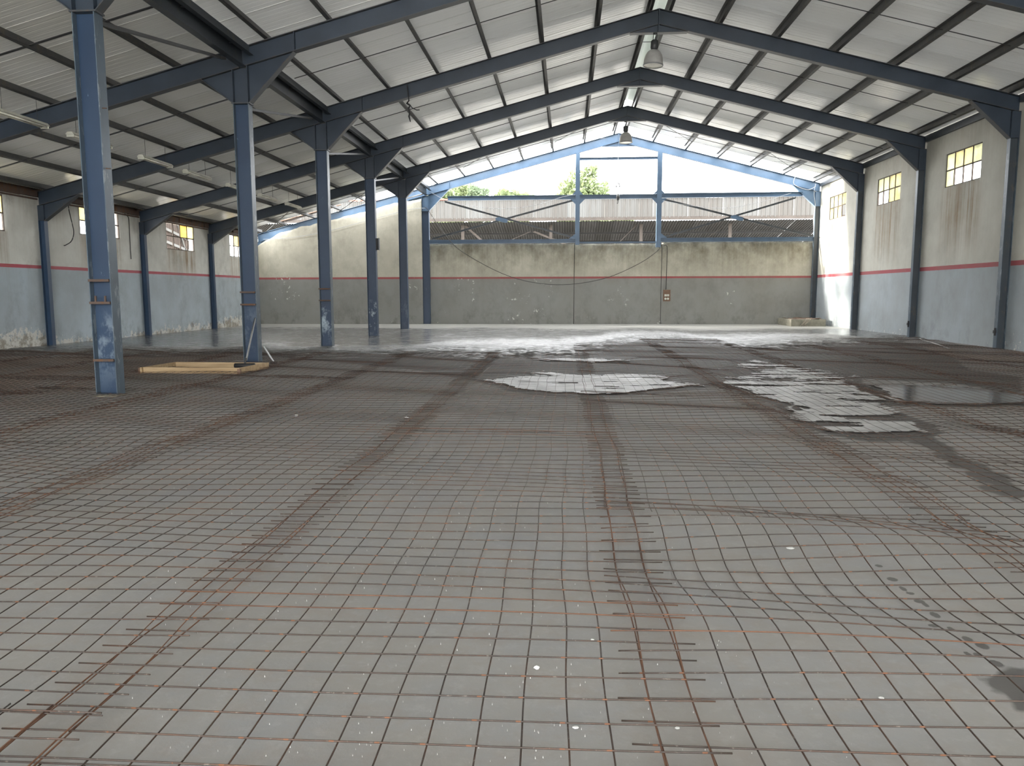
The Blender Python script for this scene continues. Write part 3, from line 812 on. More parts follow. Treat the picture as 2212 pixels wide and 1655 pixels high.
# sag rods at mid bay
for n in range(-1, 5):
    y = FY(n) + BAY * .5
    wh = ['bay overhead', 'nearest whole bay', 'second bay', 'third bay', 'fourth bay', 'bay before the gable'][n + 1]
    for key, xa, xb, r in (('right roof slope', XRIDGE + .25, 11.3, .011), ('left roof slope', -6.5, XRIDGE - .25, .011), ('low left aisle', -14.7, -6.95, .020)):
        mb = MB()
        if r < .015: mb.tube([(xa, y, ztop(xa) + .05), (xb, y, ztop(xb) + .05)], r, 6)
        else: mb.slab((xa, y, ztop(xa) + .02), (xb, y, ztop(xb) + .02), .07, (0, 1, 0), (0, 0, .012))
        tag(obj('sag_rod', mb, M['rod']), f'thin dark tie rod across the {key}, {wh}', 'tie rod', 'tie rods between the purlins')
    mb = MB().tube([(XRIDGE - .25, y, ZRIDGE + .0), (XRIDGE + .25, y, ZRIDGE + .0)], .009, 6)
    tag(obj('ridge_tie', mb, M['rod']), f'short rod linking the two ridge purlins, {wh}', 'tie rod', 'ties across the ridge')
# crossed wind bracing in the bay before the gable
k = 0
for side, xs in (('right roof slope', (XRIDGE + .5, XRIDGE + 4.6, XRIDGE + 8.8)), ('left roof slope', (XRIDGE - .6, XRIDGE - 4.6, -6.3)), ('left aisle roof', (-7.2, -10.9, -14.5))):
    for j in range(2):
        xa, xb = xs[j], xs[j + 1]
        pos = ('upper' if j == 0 else 'lower')
        for q, (p0, p1) in enumerate((((xa, FY(4) + .1), (xb, FY(5) - .1)), ((xb, FY(4) + .1), (xa, FY(5) - .1)))):
            dz = -.03 - .05 * q
            mb = MB().slab((p0[0], p0[1], ztop(p0[0]) + dz), (p1[0], p1[1], ztop(p1[0]) + dz), .05, (.7, .7, 0), (0, 0, .008))
            tag(obj('wind_brace', mb, M['rod']), f'thin diagonal brace under {side} before gable, {pos} cross, {"running down" if q == 0 else "running up"} toward gable', 'brace', 'crossed braces in the last roof bay')

# ------------------------------------------------------------------ gable framing
GY = FY(5)
def gbeam(label, x0, x1, z0, z1, name='gable_beam', w=.16):
    t = thing(name, label, 'beam', 'beams of the open gable')
    obj('web', MB().box(x0, x1, GY - .006, GY + .006, z0 + .012, z1 - .012), M['gable'], t)
    for a, b in ((z0, z0 + .012), (z1 - .012, z1)): obj('flange', MB().box(x0, x1, GY - w / 2, GY + w / 2, a, b), M['gable'], t)
    return t
PX0, PX1, PX2, PX3 = .385, .585, 4.145, 4.365
gbeam('long blue beam across the open gable, left of the two posts', XROW1 + .9, PX0, 5.86, 6.06)
gbeam('blue gable beam between the two posts at mid height', PX1, PX2, 5.86, 6.06)
gbeam('long blue beam across the open gable, right of the two posts', PX3, 10.75, 5.88, 6.09)
gbeam('blue beam lying on the end wall, left of the posts', XROW1, PX0, 3.85, 4.03)
gbeam('thin blue sill beam on the end wall between the two posts', PX1, PX2, 3.82, 3.90, w=.10)
gbeam('blue beam lying on the end wall, right of the posts', PX3, 11.32, 3.865, 4.05)
gbeam('short upper beam between the two gable posts under the apex', PX1, PX2, 7.64, 7.75, w=.10)
for (x0, x1, z0, lab) in ((PX0, PX1, 3.76, 'left blue post of the open gable'), (PX2, PX3, 3.62, 'right blue post of the open gable, its foot hanging over the wall')):
    t = thing('gable_post', lab, 'post', 'posts of the open gable')
    zt = zbot((x0 + x1) / 2)
    obj('web', MB().box(x0 + .012, x1 - .012, GY - .096, GY - .084, z0, zt), M['gable'], t)
    for a, b in ((x0, x0 + .012), (x1 - .012, x1)): obj('flange', MB().box(a, b, GY - .10, GY + .08, z0, zt), M['gable'], t)
    for sx, xe in ((-1, x0), (1, x1)):
        for sz, ze in ((-1, 5.86), (1, 6.06)):
            if sz > 0 and sx < 0 and x0 < 1: pass
            g = .16 if sz > 0 else .24
            obj('gusset', MB().prism([(xe, ze), (xe + sx * g, ze), (xe, ze + sz * g)], GY - .10, GY - .09), M['gable'], t)
        if (x0 < 1 and sx < 0) or (x0 > 1 and sx > 0):
            obj('gusset', MB().prism([(xe, 4.04), (xe + sx * .30, 4.04), (xe, 4.26)], GY - .10, GY - .09), M['gable'], t)
for lab, xa, xb in (('left', XROW1 + .02, PX0), ('right', PX3, 11.30)):
    xm, zm = (xa + xb) / 2, 4.93
    pts = (((xa + (.75 if lab == 'left' else .1), 5.80), (xb, 4.07), 'falling to the right'), ((xa + .1, 4.07), (xb - (.05 if lab == 'left' else .85), 5.82), 'rising to the right'))
    for q, (p, e, d) in enumerate(pts):
        yy = GY - .07 + .05 * q
        mb = MB().slab((p[0], yy, p[1]), (e[0], yy, e[1]), .075, (0, 0, 1), (0, .012, 0)).slab((p[0], yy, p[1] + .035), (e[0], yy, e[1] + .035), .06, (0, 1, 0), (0, 0, .012))
        t = tag(obj('gable_brace', mb, M['eave']), f'dark diagonal brace {d} in the {lab} panel of the open gable', 'brace', 'crossed braces in the gable')
        if q == 0:
            s = -.26
            obj('gusset', MB().prism([(xm - .30, zm + .10), (xm - .12, zm + .14), (xm + .28, zm + .02), (xm + .26, zm - .13), (xm + .08, zm - .12), (xm - .30, zm)], GY - .10, GY - .085), M['gable'], t)

# ------------------------------------------------------------------ windows
def window(name, X, w, cols, rows, panes, s, bars):
    y0, y1, z0, z1 = w
    r = tag(bpy.data.objects.new(name, None), None, kind='structure'); C.objects.link(r)
    xi, xo = (X + .012, X + .052) if s > 0 else (X - .052, X - .012)
    dy, dz = (y1 - y0) / cols, (z1 - z0) / rows
    for i in range(cols + 1):
        yy = y0 + i * dy; b = .026 if i in (0, cols) else .017
        obj('frame_bar', MB().box(xi, xo, yy - b, yy + b, z0, z1), bars, r)
    for j in range(rows + 1):
        zz = z0 + j * dz; b = .026 if j in (0, rows) else .017
        obj('frame_bar', MB().box(xi - .004, xo + .004, y0, y1, zz - b, zz + b), bars, r)
    xm = (xi + xo) / 2
    for j in range(rows):
        for i in range(cols):
            kx = panes[j][i]
            if kx == '.': continue
            mat = M[{'y': 'pane_yellow', 'f': 'pane_frost', 'c': 'pane_clear', 'a': 'pane_amber'}[kx.lower()]]
            ya, yb = y0 + i * dy + .018, y0 + (i + 1) * dy - .018
            za, zb = z0 + j * dz + .018, z0 + (j + 1) * dz - .018
            if kx == 'A':                     # broken: only a shard is left
                mb = MB().add([(xm, ya, za), (xm, yb, zb), (xm, ya, zb), (xm + .004, ya, za), (xm + .004, yb, zb), (xm + .004, ya, zb)],
                              [(0, 1, 2), (5, 4, 3), (0, 3, 4, 1), (1, 4, 5, 2), (2, 5, 3, 0)])
            else:
                mb = MB().box(xm - .002, xm + .002, ya, yb, za, zb)
            obj('pane', mb, mat, r)
    return r
# columns run from the near end (small Y) to the far end, rows from the bottom up
window('window_1', XRW, WR[0], 4, 2, ['cccf', 'fyyf'], 1, M['frame_rust'])
window('window_2', XRW, WR[1], 4, 2, ['yycc', 'yyff'], 1, M['frame_rust'])
window('window_3', XRW, WR[2], 4, 2, ['cyfy', 'yyff'], 1, M['frame_rust'])
window('window_4', XLW, WL[0], 4, 2, ['cccc', 'ccfy'], -1, M['frame_rust'])
window('window_5', XLW, WL[1], 4, 2, ['cccc', 'yccc'], -1, M['frame_rust'])
window('window_6', XLW, WL[2], 4, 2, ['cccc', 'ccay'], -1, M['frame_rust'])
window('window_7', XLW, WL[3], 4, 2, ['ccc.', '.ya.'], -1, M['frame_rust'])

# ragged rotten timber and flashing on top of the left wall
for n in range(1, 5):
    mb = MB(); y = FY(n) + .1
    while y < FY(n + 1) - .15:
        L = random.uniform(.35, 1.1); y2 = min(y + L, FY(n + 1) - .1)
        zc = 4.22 + random.uniform(-.02, .02)
        mb.box(XLW - .18, XLW + random.uniform(.02, .10), y, y2 - random.choice((0, 0, 0, .03)), zc, zc + random.uniform(.12, .22))
        y = y2
    mb.box(XLW + .02, XLW + .06, FY(n) + .1, FY(n + 1) - .1, 4.14, 4.18)
    mb.box(XLW - .16, XLW - .12, FY(n) - .1, FY(n + 1) + .1, 4.2, 4.50 if n in (1, 3) else 4.53)
    tag(obj('wall_plate', mb, M['rusty']), f'ragged rusty wall plate on top of the left wall, {["nearest", "second", "third", "farthest"][n-1]} bay', 'wall plate', 'wall plates on the left wall')

cl = MB().box(XLW - .16, XLW - .12, YREAR, FY(1) - .1, 4.2, 4.53).box(XRW + .06, XRW + .12, YREAR, FY(1), 6.34, 6.565)  # unseen strips added along both eaves to block sun through the gaps
tag(obj('eave_light_block_1', cl, M['rusty']), kind='structure')

# ------------------------------------------------------------------ reinforcing mesh
STEP, NL, LANE, X_FIRST, SLEN = .15, 16, 2.10, -1.805, 6.0
def wave(lane, row):
    r = random.Random(lane * 31 + row * 7 + 5)
    a = [(r.uniform(.5, 2.2), r.uniform(1.4, 4.2), r.uniform(0, 6.3), r.uniform(.5, 1)) for _ in range(4)]
    amp = {0: .022, 1: .042, -1: .036}.get(lane, .040)
    lat = r.uniform(.016, .030)
    ph = r.uniform(0, 6)
    def f(x, y):
        s = sum(w * math.sin(kx * x + ky * y + p) for kx, ky, p, w in a) / 2.2
        z = .014 + amp * (1 + s) * .8
        dx = lat * math.sin(1.3 * y + .7 * x + ph) + .006 * math.sin(5.1 * y + ph * 2)
        return dx, max(.008, z)
    return f
STARTS = {0: -3.85, 1: -.90, -1: -3.6, 2: .8, -2: 1.2}
mesh_no = 0
POSTS = [(XROW0 - .03, XROW1 + .03, FY(n) - .14, FY(n) + .14) for n in range(3)] + [(11.30, 11.56, FY(n) - .09, FY(n) + .09) for n in (2, 3)] + [(-14.95, -14.74, FY(n) - .09, FY(n) + .09) for n in (1, 2)]
def sink(pts, zlev):
    if pts[-1][1] < 7.5 or pts[0][1] > 18: return pts
    a = np.array(pts); k = np.zeros(len(a))
    for p in PUD.values(): k = np.maximum(k, sstep(-.25, .05, sdist(a[:, 0], a[:, 1], p)))
    a[:, 2] = a[:, 2] * (1 - k) + zlev * k
    return [tuple(q) for q in a]
def split(pts):
    out = [[]]
    for p in pts:
        if any(a < p[0] < b and c < p[1] < d for a, b, c, d in POSTS):
            if out[-1]: out.append([])
        else: out[-1].append(p)
    return [q for q in out if len(q) > 1]
for lane in range(-7, 6):
    x0 = X_FIRST + lane * LANE
    if x0 + (NL - 1) * STEP < XLW + .1 or x0 > XRW - .1: continue
    start = STARTS.get(lane, ((lane * 53) % 7) * .45 - 1.5)
    for row in range(0, 6):
        ys, ye = start + row * 5.88, start + row * 5.88 + SLEN
        xm = x0 + 1.1
        lim = float(np.interp(xm, _ex, _ey)) + 1.0
        if ys > lim or ye < 2.0: continue
        if x0 > .60 * ye + .6 or x0 + 2.4 < -.80 * ye - .6: continue
        single = (row <= (1 if ys < 2.2 else 0)) and ys < 3.4 and -2 <= lane <= 1
        f = wave(lane, row)
        lift = .007 * (row % 2) + .006 * (lane % 2)
        near = ys < 9
        if lane == 0: posn = 'lane straight ahead'
        elif lane > 0: posn = f'{ORD[lane - 1]} lane right of the middle lane'
        else: posn = f'{ORD[-lane - 1]} lane left of the middle lane'
        t = thing('rebar_mesh_sheet', f'rusty reinforcing mesh sheet, {posn}, {ORD[row]} along it', 'mesh', 'reinforcing mesh sheets on the floor')
        mats = M['rebar']
        seg = .10 if ys < 4 else (.16 if near else .3)
        longs, crosses = [], []
        rj = random.Random(lane * 17 + row)
        for i in range(NL):
            xb = x0 + i * STEP + rj.uniform(-.006, .006)
            if xb < XLW + .06 or xb > XRW - .06: continue
            xe_ = min(ye, float(np.interp(xb, _ex, _ey)) + .7)
            if xe_ - ys < .3: continue
            n = max(2, int((xe_ - ys) / seg))
            pts = []
            for q in range(n + 1):
                yy = ys + (xe_ - ys) * q / n; dx, zz = f(xb, yy)
                pts.append((xb + dx, yy, zz + lift))
            longs += [(q_, i in (0, 1, NL - 1, NL - 2)) for q_ in split(sink(pts, .0165))]
        ncr = int(SLEN / STEP)
        off = rj.uniform(.02, .10)
        sk = rj.uniform(-.004, .004)
        if lane == 0: off = (2.3257 - (ys + .075)) % STEP
        for j in range(ncr):
            yb = ys + .075 + j * STEP + off - .03 + rj.uniform(-.008, .008)
            if yb > min(ye, lim): continue
            xa, xb = x0 - .085 + rj.uniform(-.02, .012), x0 + (NL - 1) * STEP + .085 + rj.uniform(-.012, .02)
            xa, xb = max(xa, XLW + .04), min(xb, XRW - .04)
            n = max(4, int((xb - xa) / (seg * 1.1)))
            pts = []
            for q in range(n + 1):
                xx = xa + (xb - xa) * q / n; dx, zz = f(xx, yb)
                d = .3 * f(yb, xx)[0]
                pts.append((xx, yb + d + sk * (xx - xa), zz + .0058 + lift))
            crosses += [(q_, False) for q_ in split(sink(pts, .0105))]
        rr = .0032
        sides = 5 if single else (4 if near else 3)
        if single:
            for pts, e in longs: obj('longitudinal_bar', MB().tube(pts, rr, sides), M['rebar_rust'] if e and rj.random() < .75 else mats, t, True)
            for pts, e in crosses: obj('cross_bar', MB().tube(pts, rr, sides), M['rebar_rust'] if rj.random() < .04 else M['rebar_cross'], t, True)
        else:
            for nm, lst in (('longitudinal_bars', longs), ('cross_bars', crosses)):
                mb = MB(); me_r = MB()
                for pts, e in lst: (me_r if (e and nm[0] == 'l') else mb).tube(pts, rr if near else .0033, sides, False)
                if mb.f: tag(obj(nm, mb, mats if nm[0] == 'l' else M['rebar_cross'], t, True), kind='stuff')
                if me_r.f: tag(obj('edge_bars', me_r, M['rebar_rust'], t, True), 'rusted double edge bars at the lap', kind='stuff')
        mesh_no += 1

# ------------------------------------------------------------------ things on the floor
# timber formwork frame
zt0 = .03
fr = thing('formwork_frame', 'open rectangular frame of pale timber boards lying by a blue column', 'timber frame')
P = [(-7.87, 13.72), (-5.98, 13.66), (-5.88, 14.74), (-7.81, 14.80)]
def board(p, q, th, z0, z1, ext0=0, ext1=0):
    p, q = Vector((*p, z0)), Vector((*q, z0)); d = (q - p).normalized()
    p = p - d * ext0; q = q + d * ext1
    s = Vector((-d.y, d.x, 0))
    return MB().slab(p + s * th / 2, q + s * th / 2, th, s, (0, 0, z1 - z0))
for (a, b, e0, e1, z1) in ((0, 1, .0, -.03, .14), (1, 2, .04, .02, .145), (3, 2, 0, -.04, .14), (0, 3, .05, .0, .14)):
    obj('board', board(P[a], P[b], .035, zt0, z1, e0, e1), M['timber'], fr)
obj('end_bracket', MB().box(-7.96, -7.90, 13.70, 13.74, zt0, .13).box(-6.01, -5.95, 13.58, 13.62, zt0, .13), M['ply'], fr)
# squeegee leaning against the second column
sq = thing('floor_squeegee', 'floor squeegee with dark roller head, grey pole leaning on a blue column', 'squeegee')
hx, hy, hz = -6.245, 14.47, .105
obj('head', MB().tube([(hx - .20, hy - .02, hz), (hx - .19, hy - .02, hz), (hx + .19, hy + .02, hz), (hx + .20, hy + .02, hz)], [.03, .05, .05, .03], 12), M['black'], sq, True)
obj('socket', MB().tube([(hx, hy, hz + .03), (hx - .005, hy + .08, hz + .14)], .02, 8), M['lampgear'], sq)
obj('pole', MB().tube([(hx - .008, hy + .10, hz + .10), (-6.575, 15.855, .98)], .019, 8), M['alu'], sq, True)
# screed bar propped on the far side of the same column
sb = thing('screed_bar', 'flat grey metal bar propped against the far side of a blue column', 'bar')
obj('bar', MB().slab((-6.27, 16.02, .03), (-6.53, 16.12, .37), .06, (0, 1, 0), (.012, 0, .006)), M['alu'], sb)
obj('foot', MB().box(-6.33, -6.22, 15.96, 16.08, .0, .05), M['lampgear'], sb)
# concrete box with rubble and rope in the far right corner
cb = thing('concrete_box', 'low concrete trough with rubble in the far right corner', 'trough')
bx0, bx1, by0, by1 = 9.82, 11.30, 34.45, 36.55
obj('wall', MB().box(bx0, bx1, by0, by0 + .12, .0, .34), M['concrete'], cb)
obj('wall', MB().box(bx0, bx1, by1 - .12, by1, .0, .34), M['concrete'], cb)
obj('wall', MB().box(bx0, bx0 + .12, by0 + .12, by1 - .12, .0, .34), M['concrete'], cb)
obj('wall', MB().box(bx1 - .12, bx1, by0 + .12, by1 - .12, .0, .34), M['concrete'], cb)
gx = np.linspace(bx0 + .12, bx1 - .12, 18); gy = np.linspace(by0 + .12, by1 - .12, 24)
link('rubble', grid_mesh('rubble', gx, gy, lambda U, V: (U, V, .28 + fbm(U * 4, V * 4, 5, 4) * .14), M['soil'], smooth=False), cb)
rp = MB()
for k in range(4):
    x = 10.28 + k * .06
    pts = [(x + .25, by0 + .25, .36), (x + .20, by0 + .02, .365), (x + .12, by0 - .02, .27), (x + .02 - .03 * (k % 2), by0 - .03, .16), (x - .06, by0 - .04, .07), (x - .10 + .05 * k, by0 - .10, .05)]
    rp.tube(pts, .012, 6)
tag(obj('rope', rp, M['rope'], None, True), 'pale frayed rope hanging over the front of the concrete trough', 'rope')
# brown switch board with its conduit
sw = thing('switch_board', 'small brown switch board with four sockets on the end wall', 'switch board')
sx0, sx1, sz0, sz1, syf = 4.54, 4.88, 1.11, 1.65, YEND
obj('board', MB().box(sx0, sx1, syf - .05, syf - .002, sz0, sz1), M['ply'], sw)
for i, (fx, fz) in enumerate(((.33, .52), (.67, .52), (.33, .22), (.67, .22))):
    cx, cz = sx0 + fx * (sx1 - sx0), sz0 + fz * (sz1 - sz0)
    if i < 2: obj('switch', MB().box(cx - .05, cx + .05, syf - .075, syf - .05, cz - .05, cz + .05), M['white'], sw)
    else:
        o = obj('socket', MB().tube([(cx, syf - .05, cz), (cx, syf - .085, cz), (cx, syf - .09, cz)], [.055, .05, .03], 12), M['white'], sw)
tag(obj('conduit', MB().tube([(4.50, YEND - .03, 3.68), (4.60, YEND - .03, 3.74), (4.68, YEND - .03, 3.66), (4.69, YEND - .03, 3.4), (4.67, YEND - .03, 1.66)], .014, 6), M['cable'], None, True),
    'dark cable running down the end wall to the switch board', 'cable')
# cables
def cable(label, pts, r=.012, mat='cable', sub=6, cat='cable', name='slack_cable'):
    P_ = [Vector(p) for p in pts]; out = []
    for i in range(len(P_) - 1):
        p0, p1, p2, p3 = P_[max(i - 1, 0)], P_[i], P_[i + 1], P_[min(i + 2, len(P_) - 1)]
        for k in range(sub):
            u = k / sub
            out.append(.5 * ((2 * p1) + (p2 - p0) * u + (2 * p0 - 5 * p1 + 4 * p2 - p3) * u * u + (3 * p1 - p0 - 3 * p2 + p3) * u ** 3))
    out.append(P_[-1])
    return tag(obj(name, MB().tube(out, r, 5), M[mat], None, True), label, cat)
cable('long dark cable sagging in front of the end wall from column to post', [(-6.72, 36.62, 5.55), (-6.55, 36.6, 5.39), (-5.80, 36.6, 4.31), (-4.92, 36.6, 3.44), (-2.72, 36.6, 2.30), (-.53, 36.6, 1.90), (1.65, 36.6, 2.15), (3.36, 36.6, 2.86), (4.25, 36.6, 3.49), (4.27, 36.62, 3.62)], .013)
cable('thin pale wire sagging across the left part of the gable', [(-6.45, 36.5, 6.25), (-5.4, 36.5, 5.75), (-3.6, 36.5, 5.46), (-1.8, 36.5, 5.52), (-.2, 36.5, 5.95), (.38, 36.6, 6.05)], .008, 'wire')
cable('thin pale wire sagging across the right part of the gable', [(4.4, 36.6, 5.75), (5.6, 36.5, 5.50), (7.2, 36.5, 5.36), (8.8, 36.5, 5.62), (10.2, 36.6, 6.02)], .008, 'wire')
cable('pale wire drooping under the right gable rafter', [(10.35, 36.6, 6.75), (10.30, 36.55, 6.40), (10.9, 36.5, 6.15), (11.25, 36.5, 6.30)], .012, 'wire')
cable('pale wire hanging down beside the farthest right column', [(11.28, 36.62, 6.42), (11.22, 36.60, 6.0), (11.30, 36.60, 5.4), (11.24, 36.60, 4.9), (11.29, 36.60, 4.3)], .012, 'wire')
cable('pale wire looped along the top of the aisle end wall', [(-14.6, 36.55, 4.10), (-13.2, 36.55, 4.18), (-11.5, 36.55, 4.45), (-9.5, 36.55, 4.95), (-7.4, 36.55, 5.45), (-6.7, 36.6, 5.50)], .010, 'wire')
cable('black cable dangling from the second left wall haunch', [(-14.0, 21.5, 4.22), (-14.72, 22.18, 4.15), (-14.80, 22.34, 3.80), (-14.84, 22.51, 3.38), (-14.85, 22.39, 3.09), (-14.85, 22.09, 2.94), (-14.85, 22.02, 2.93)], .014)
cable('dark conduit running straight down the left wall beside a window', [(XLW + .02, 25.45, 4.20), (XLW + .02, 25.62, 4.12), (XLW + .02, 25.67, 4.0), (XLW + .02, 25.665, 3.3), (XLW + .02, 25.665, 2.69)], .013)
cable('pale hose lying along the foot of the right wall', [(11.2, 25.2, .05), (10.98, 24.6, .05), (10.72, 23.67, .05), (10.45, 22.6, .055), (10.12, 21.5, .06), (9.9, 20.6, .05)], .018, 'hose', cat='hose', name='water_hose')
# knotted cable end hanging from the rafter
hk = thing('hanging_cable', 'knotted black cable end hanging from a roof rafter above the left row', 'cable')
obj('strap', MB().tube([(-4.29, 21.06, 7.05), (-4.27, 21.055, 6.80), (-4.25, 21.05, 6.62)], .016, 6), M['black'], hk)
obj('knot', MB().tube([(-4.25, 21.05, 6.64), (-4.30, 21.03, 6.56), (-4.21, 21.02, 6.50), (-4.26, 21.04, 6.44), (-4.23, 21.03, 6.30), (-4.25, 21.03, 6.22), (-4.215, 21.03, 6.08)], [.02, .03, .026, .03, .02, .026, .012], 6), M['black'], hk, True)
obj('tail', MB().tube([(-4.25, 21.05, 6.55), (-4.16, 21.04, 6.44), (-4.04, 21.03, 6.38), (-3.98, 21.1, 6.40)], .012, 6), M['black'], hk, True)
# dark box on the fourth row column
eb = thing('junction_box', 'small dark box fixed high on the side of a row column', 'box')
obj('case', MB().box(XROW1, XROW1 + .09, FY(3) - .08, FY(3) + .06, 2.99, 3.38), M['black'], eb)
obj('cover', MB().box(XROW1 + .09, XROW1 + .105, FY(3) - .09, FY(3) + .07, 2.98, 3.39), M['lampgear'], eb)

# lifting hook and pulley hung from the apex of the gable
lh = thing('lifting_hook', 'steel hook and pulley block hanging on a wire in the open gable', 'hook')
obj('wire', MB().tube([(2.34, GY - .12, 8.22), (2.335, GY - .14, 7.6), (2.34, GY - .15, 6.56)], .010, 5).tube([(2.34, GY - .15, 6.40), (2.348, GY - .15, 6.06)], .010, 5), M['wire'], lh)
hp = [(2.27, GY - .15, 6.36), (2.265, GY - .15, 6.46), (2.29, GY - .15, 6.54), (2.34, GY - .15, 6.57), (2.395, GY - .15, 6.53), (2.41, GY - .15, 6.44), (2.43, GY - .15, 6.37)]
obj('hook', MB().tube(hp, .022, 6), M['lampgear'], lh, True)
obj('block', MB().lathe([(.0, -.16), (.05, -.13), (.085, -.02), (.07, .08), (.03, .16), (0, .17)], 10, (2.35, GY - .15, 5.92)), M['lampgear'], lh, True)
obj('lower_hook', MB().tube([(2.35, GY - .15, 5.78), (2.36, GY - .15, 5.70), (2.33, GY - .15, 5.62), (2.30, GY - .15, 5.66)], .02, 6), M['lampgear'], lh, True)

# ------------------------------------------------------------------ lamps
def bell_lamp(x, y, ztop_, label, tilt):
    t = thing('high_bay_lamp', label, 'lamp', 'bell lamps under the ridge', (x, y, ztop_))
    obj('hanger', MB().box(-.05, -.035, -.02, .02, -.20, 0).box(.035, .05, -.02, .02, -.20, 0).box(-.05, .05, -.02, .02, -.03, 0), M['lampgear'], t)
    obj('gear_box', MB().lathe([(0, -.17), (.07, -.17), (.10, -.20), (.10, -.37), (.075, -.41), (.055, -.44)], 12), M['lampgear'], t, True)
    prof = [(.06, -.41), (.12, -.43), (.175, -.48), (.215, -.55), (.24, -.64), (.251, -.74), (.254, -.80), (.244, -.80), (.23, -.65), (.20, -.56), (.15, -.48), (.08, -.44)]
    obj('shade', MB().lathe(prof, 28), M['lampshade'], t, True)
    obj('rim', MB().lathe([(.245, -.79), (.264, -.79), (.264, -.82), (.245, -.82), (.245, -.79)], 28), M['alu'], t, True)
    obj('lens', MB().lathe([(0, -.80), (.245, -.80), (.245, -.81), (0, -.81)], 28), M['tube_glass'], t)
    t.rotation_euler = (0, tilt, 0)
bell_lamp(2.27, FY(2) + .02, 8.24, 'nearer bell-shaped metal lamp hanging from the ridge', math.radians(3))
bell_lamp(2.29, FY(4) + .02, 8.24, 'farther bell-shaped lamp hanging from the ridge before the gable', math.radians(-1))
for k, yc in enumerate((14.95, 17.2, 20.0, 22.3, 25.05, 27.6, 30.25)):
    zl = 4.95
    lab = ['nearest fluorescent batten light cut by the left edge', 'second fluorescent batten light, partly behind the nearest column', 'third fluorescent batten light over the aisle',
           'fourth fluorescent batten light over the aisle', 'fifth fluorescent batten light, just left of the second column', 'sixth fluorescent batten light over the aisle', 'farthest fluorescent batten light over the aisle'][k]
    t = thing('fluorescent_light', lab, 'lamp', 'fluorescent battens hanging over the aisle', (-10.8, yc, zl))
    obj('casing', MB().prism([(-.10, .0), (.10, .0), (.05, .06), (-.05, .06)], -.74, .74), M['white'], t)
    for sx_ in (-.055, .055): obj('tube', MB().tube([(sx_, -.70, -.022), (sx_, .70, -.022)], .018, 8), M['tube_glass'], t, True)
    for ye_ in (-.72, .70): obj('end_cap', MB().box(-.085, .085, ye_, ye_ + .02, -.05, .0), M['white'], t)
    for yw in (-.5, .5): obj('hanger_wire', MB().tube([(0, yw, .06), (0, yw, ztop(-10.8) - zl + .01)], .005, 4), M['cable'], t)

# ------------------------------------------------------------------ chips of plaster and fine debris
def chip(x, y, s, label, seed, flat=.55):
    r = random.Random(seed); mb = MB(); n = 7; vs_ = []
    for z, k in ((0, .8), (.35, 1.0), (.75, .75)):
        for i in range(n):
            a = 2 * math.pi * i / n; q = k * s * r.uniform(.7, 1.15)
            vs_.append((q * math.cos(a), q * .8 * math.sin(a), z * s * flat * 2 * r.uniform(.85, 1.1)))
    vs_.append((0, 0, s * flat * 1.9))
    fs_ = [tuple(range(n - 1, -1, -1))]
    for l in range(2):
        for i in range(n): fs_.append((l * n + i, l * n + (i + 1) % n, (l + 1) * n + (i + 1) % n, (l + 1) * n + i))
    for i in range(n): fs_.append((2 * n + i, 2 * n + (i + 1) % n, 3 * n))
    mb.add(vs_, fs_)
    o = obj('plaster_chip', mb, M['chip'], None, False, (x, y, .004))
    tag(o, label, 'rubble chip', 'plaster chips on the floor')
chip(-.11, 2.91, .013, 'white plaster lump between the bars near the middle of the foreground', 1)
chip(.12, 3.18, .009, 'small round white chip beyond the foreground plaster lump', 2, .3)
chip(.04, 2.50, .012, 'flat pale flake near the bottom edge, left of the rusty lap', 3, .15)
chip(.39, 2.52, .010, 'pale flake between the two rusty lap bars at the bottom', 4, .15)
chip(1.32, 4.46, .026, 'flat white flake right of the middle lap, among thinner bars', 5, .12)
chip(1.17, 2.77, .011, 'white star-shaped flake in the right foreground', 6, .2)
chip(-1.9, 8.98, .030, 'white chip lying left of the rusty left lap, middle distance', 7)
chip(-3.29, 9.07, .026, 'white chip far left on the mesh in front of the columns', 8)
chip(.30, 36.55, .045, 'white lump at the foot of the end wall', 9)
rng = np.random.default_rng(3)
mb = MB()
for k in range(520):
    yy = 2.2 + rng.random() ** 1.6 * 6; xx = rng.uniform(-.62 * yy, .5 * yy) * (1 if rng.random() < .6 else .5)
    s = rng.uniform(.0008, .0028) * (1 + .05 * yy); a = rng.uniform(0, 6.28)
    c_, s_ = math.cos(a) * s, math.sin(a) * s
    zf = .0065
    mb.add([(xx - c_, yy - s_, zf - .01), (xx + s_, yy - c_, zf - .01), (xx + c_, yy + s_, zf - .01), (xx - s_ * .6, yy + c_ * .6, zf - .01), (xx, yy, zf + s * .35)],
           [(0, 1, 4), (1, 2, 4), (2, 3, 4), (3, 0, 4)])
tag(obj('grit', mb, plain('grey_grit', (0.50, 0.49, 0.47), .9)), 'fine white grit scattered over the foreground concrete', 'grit', kind='stuff')

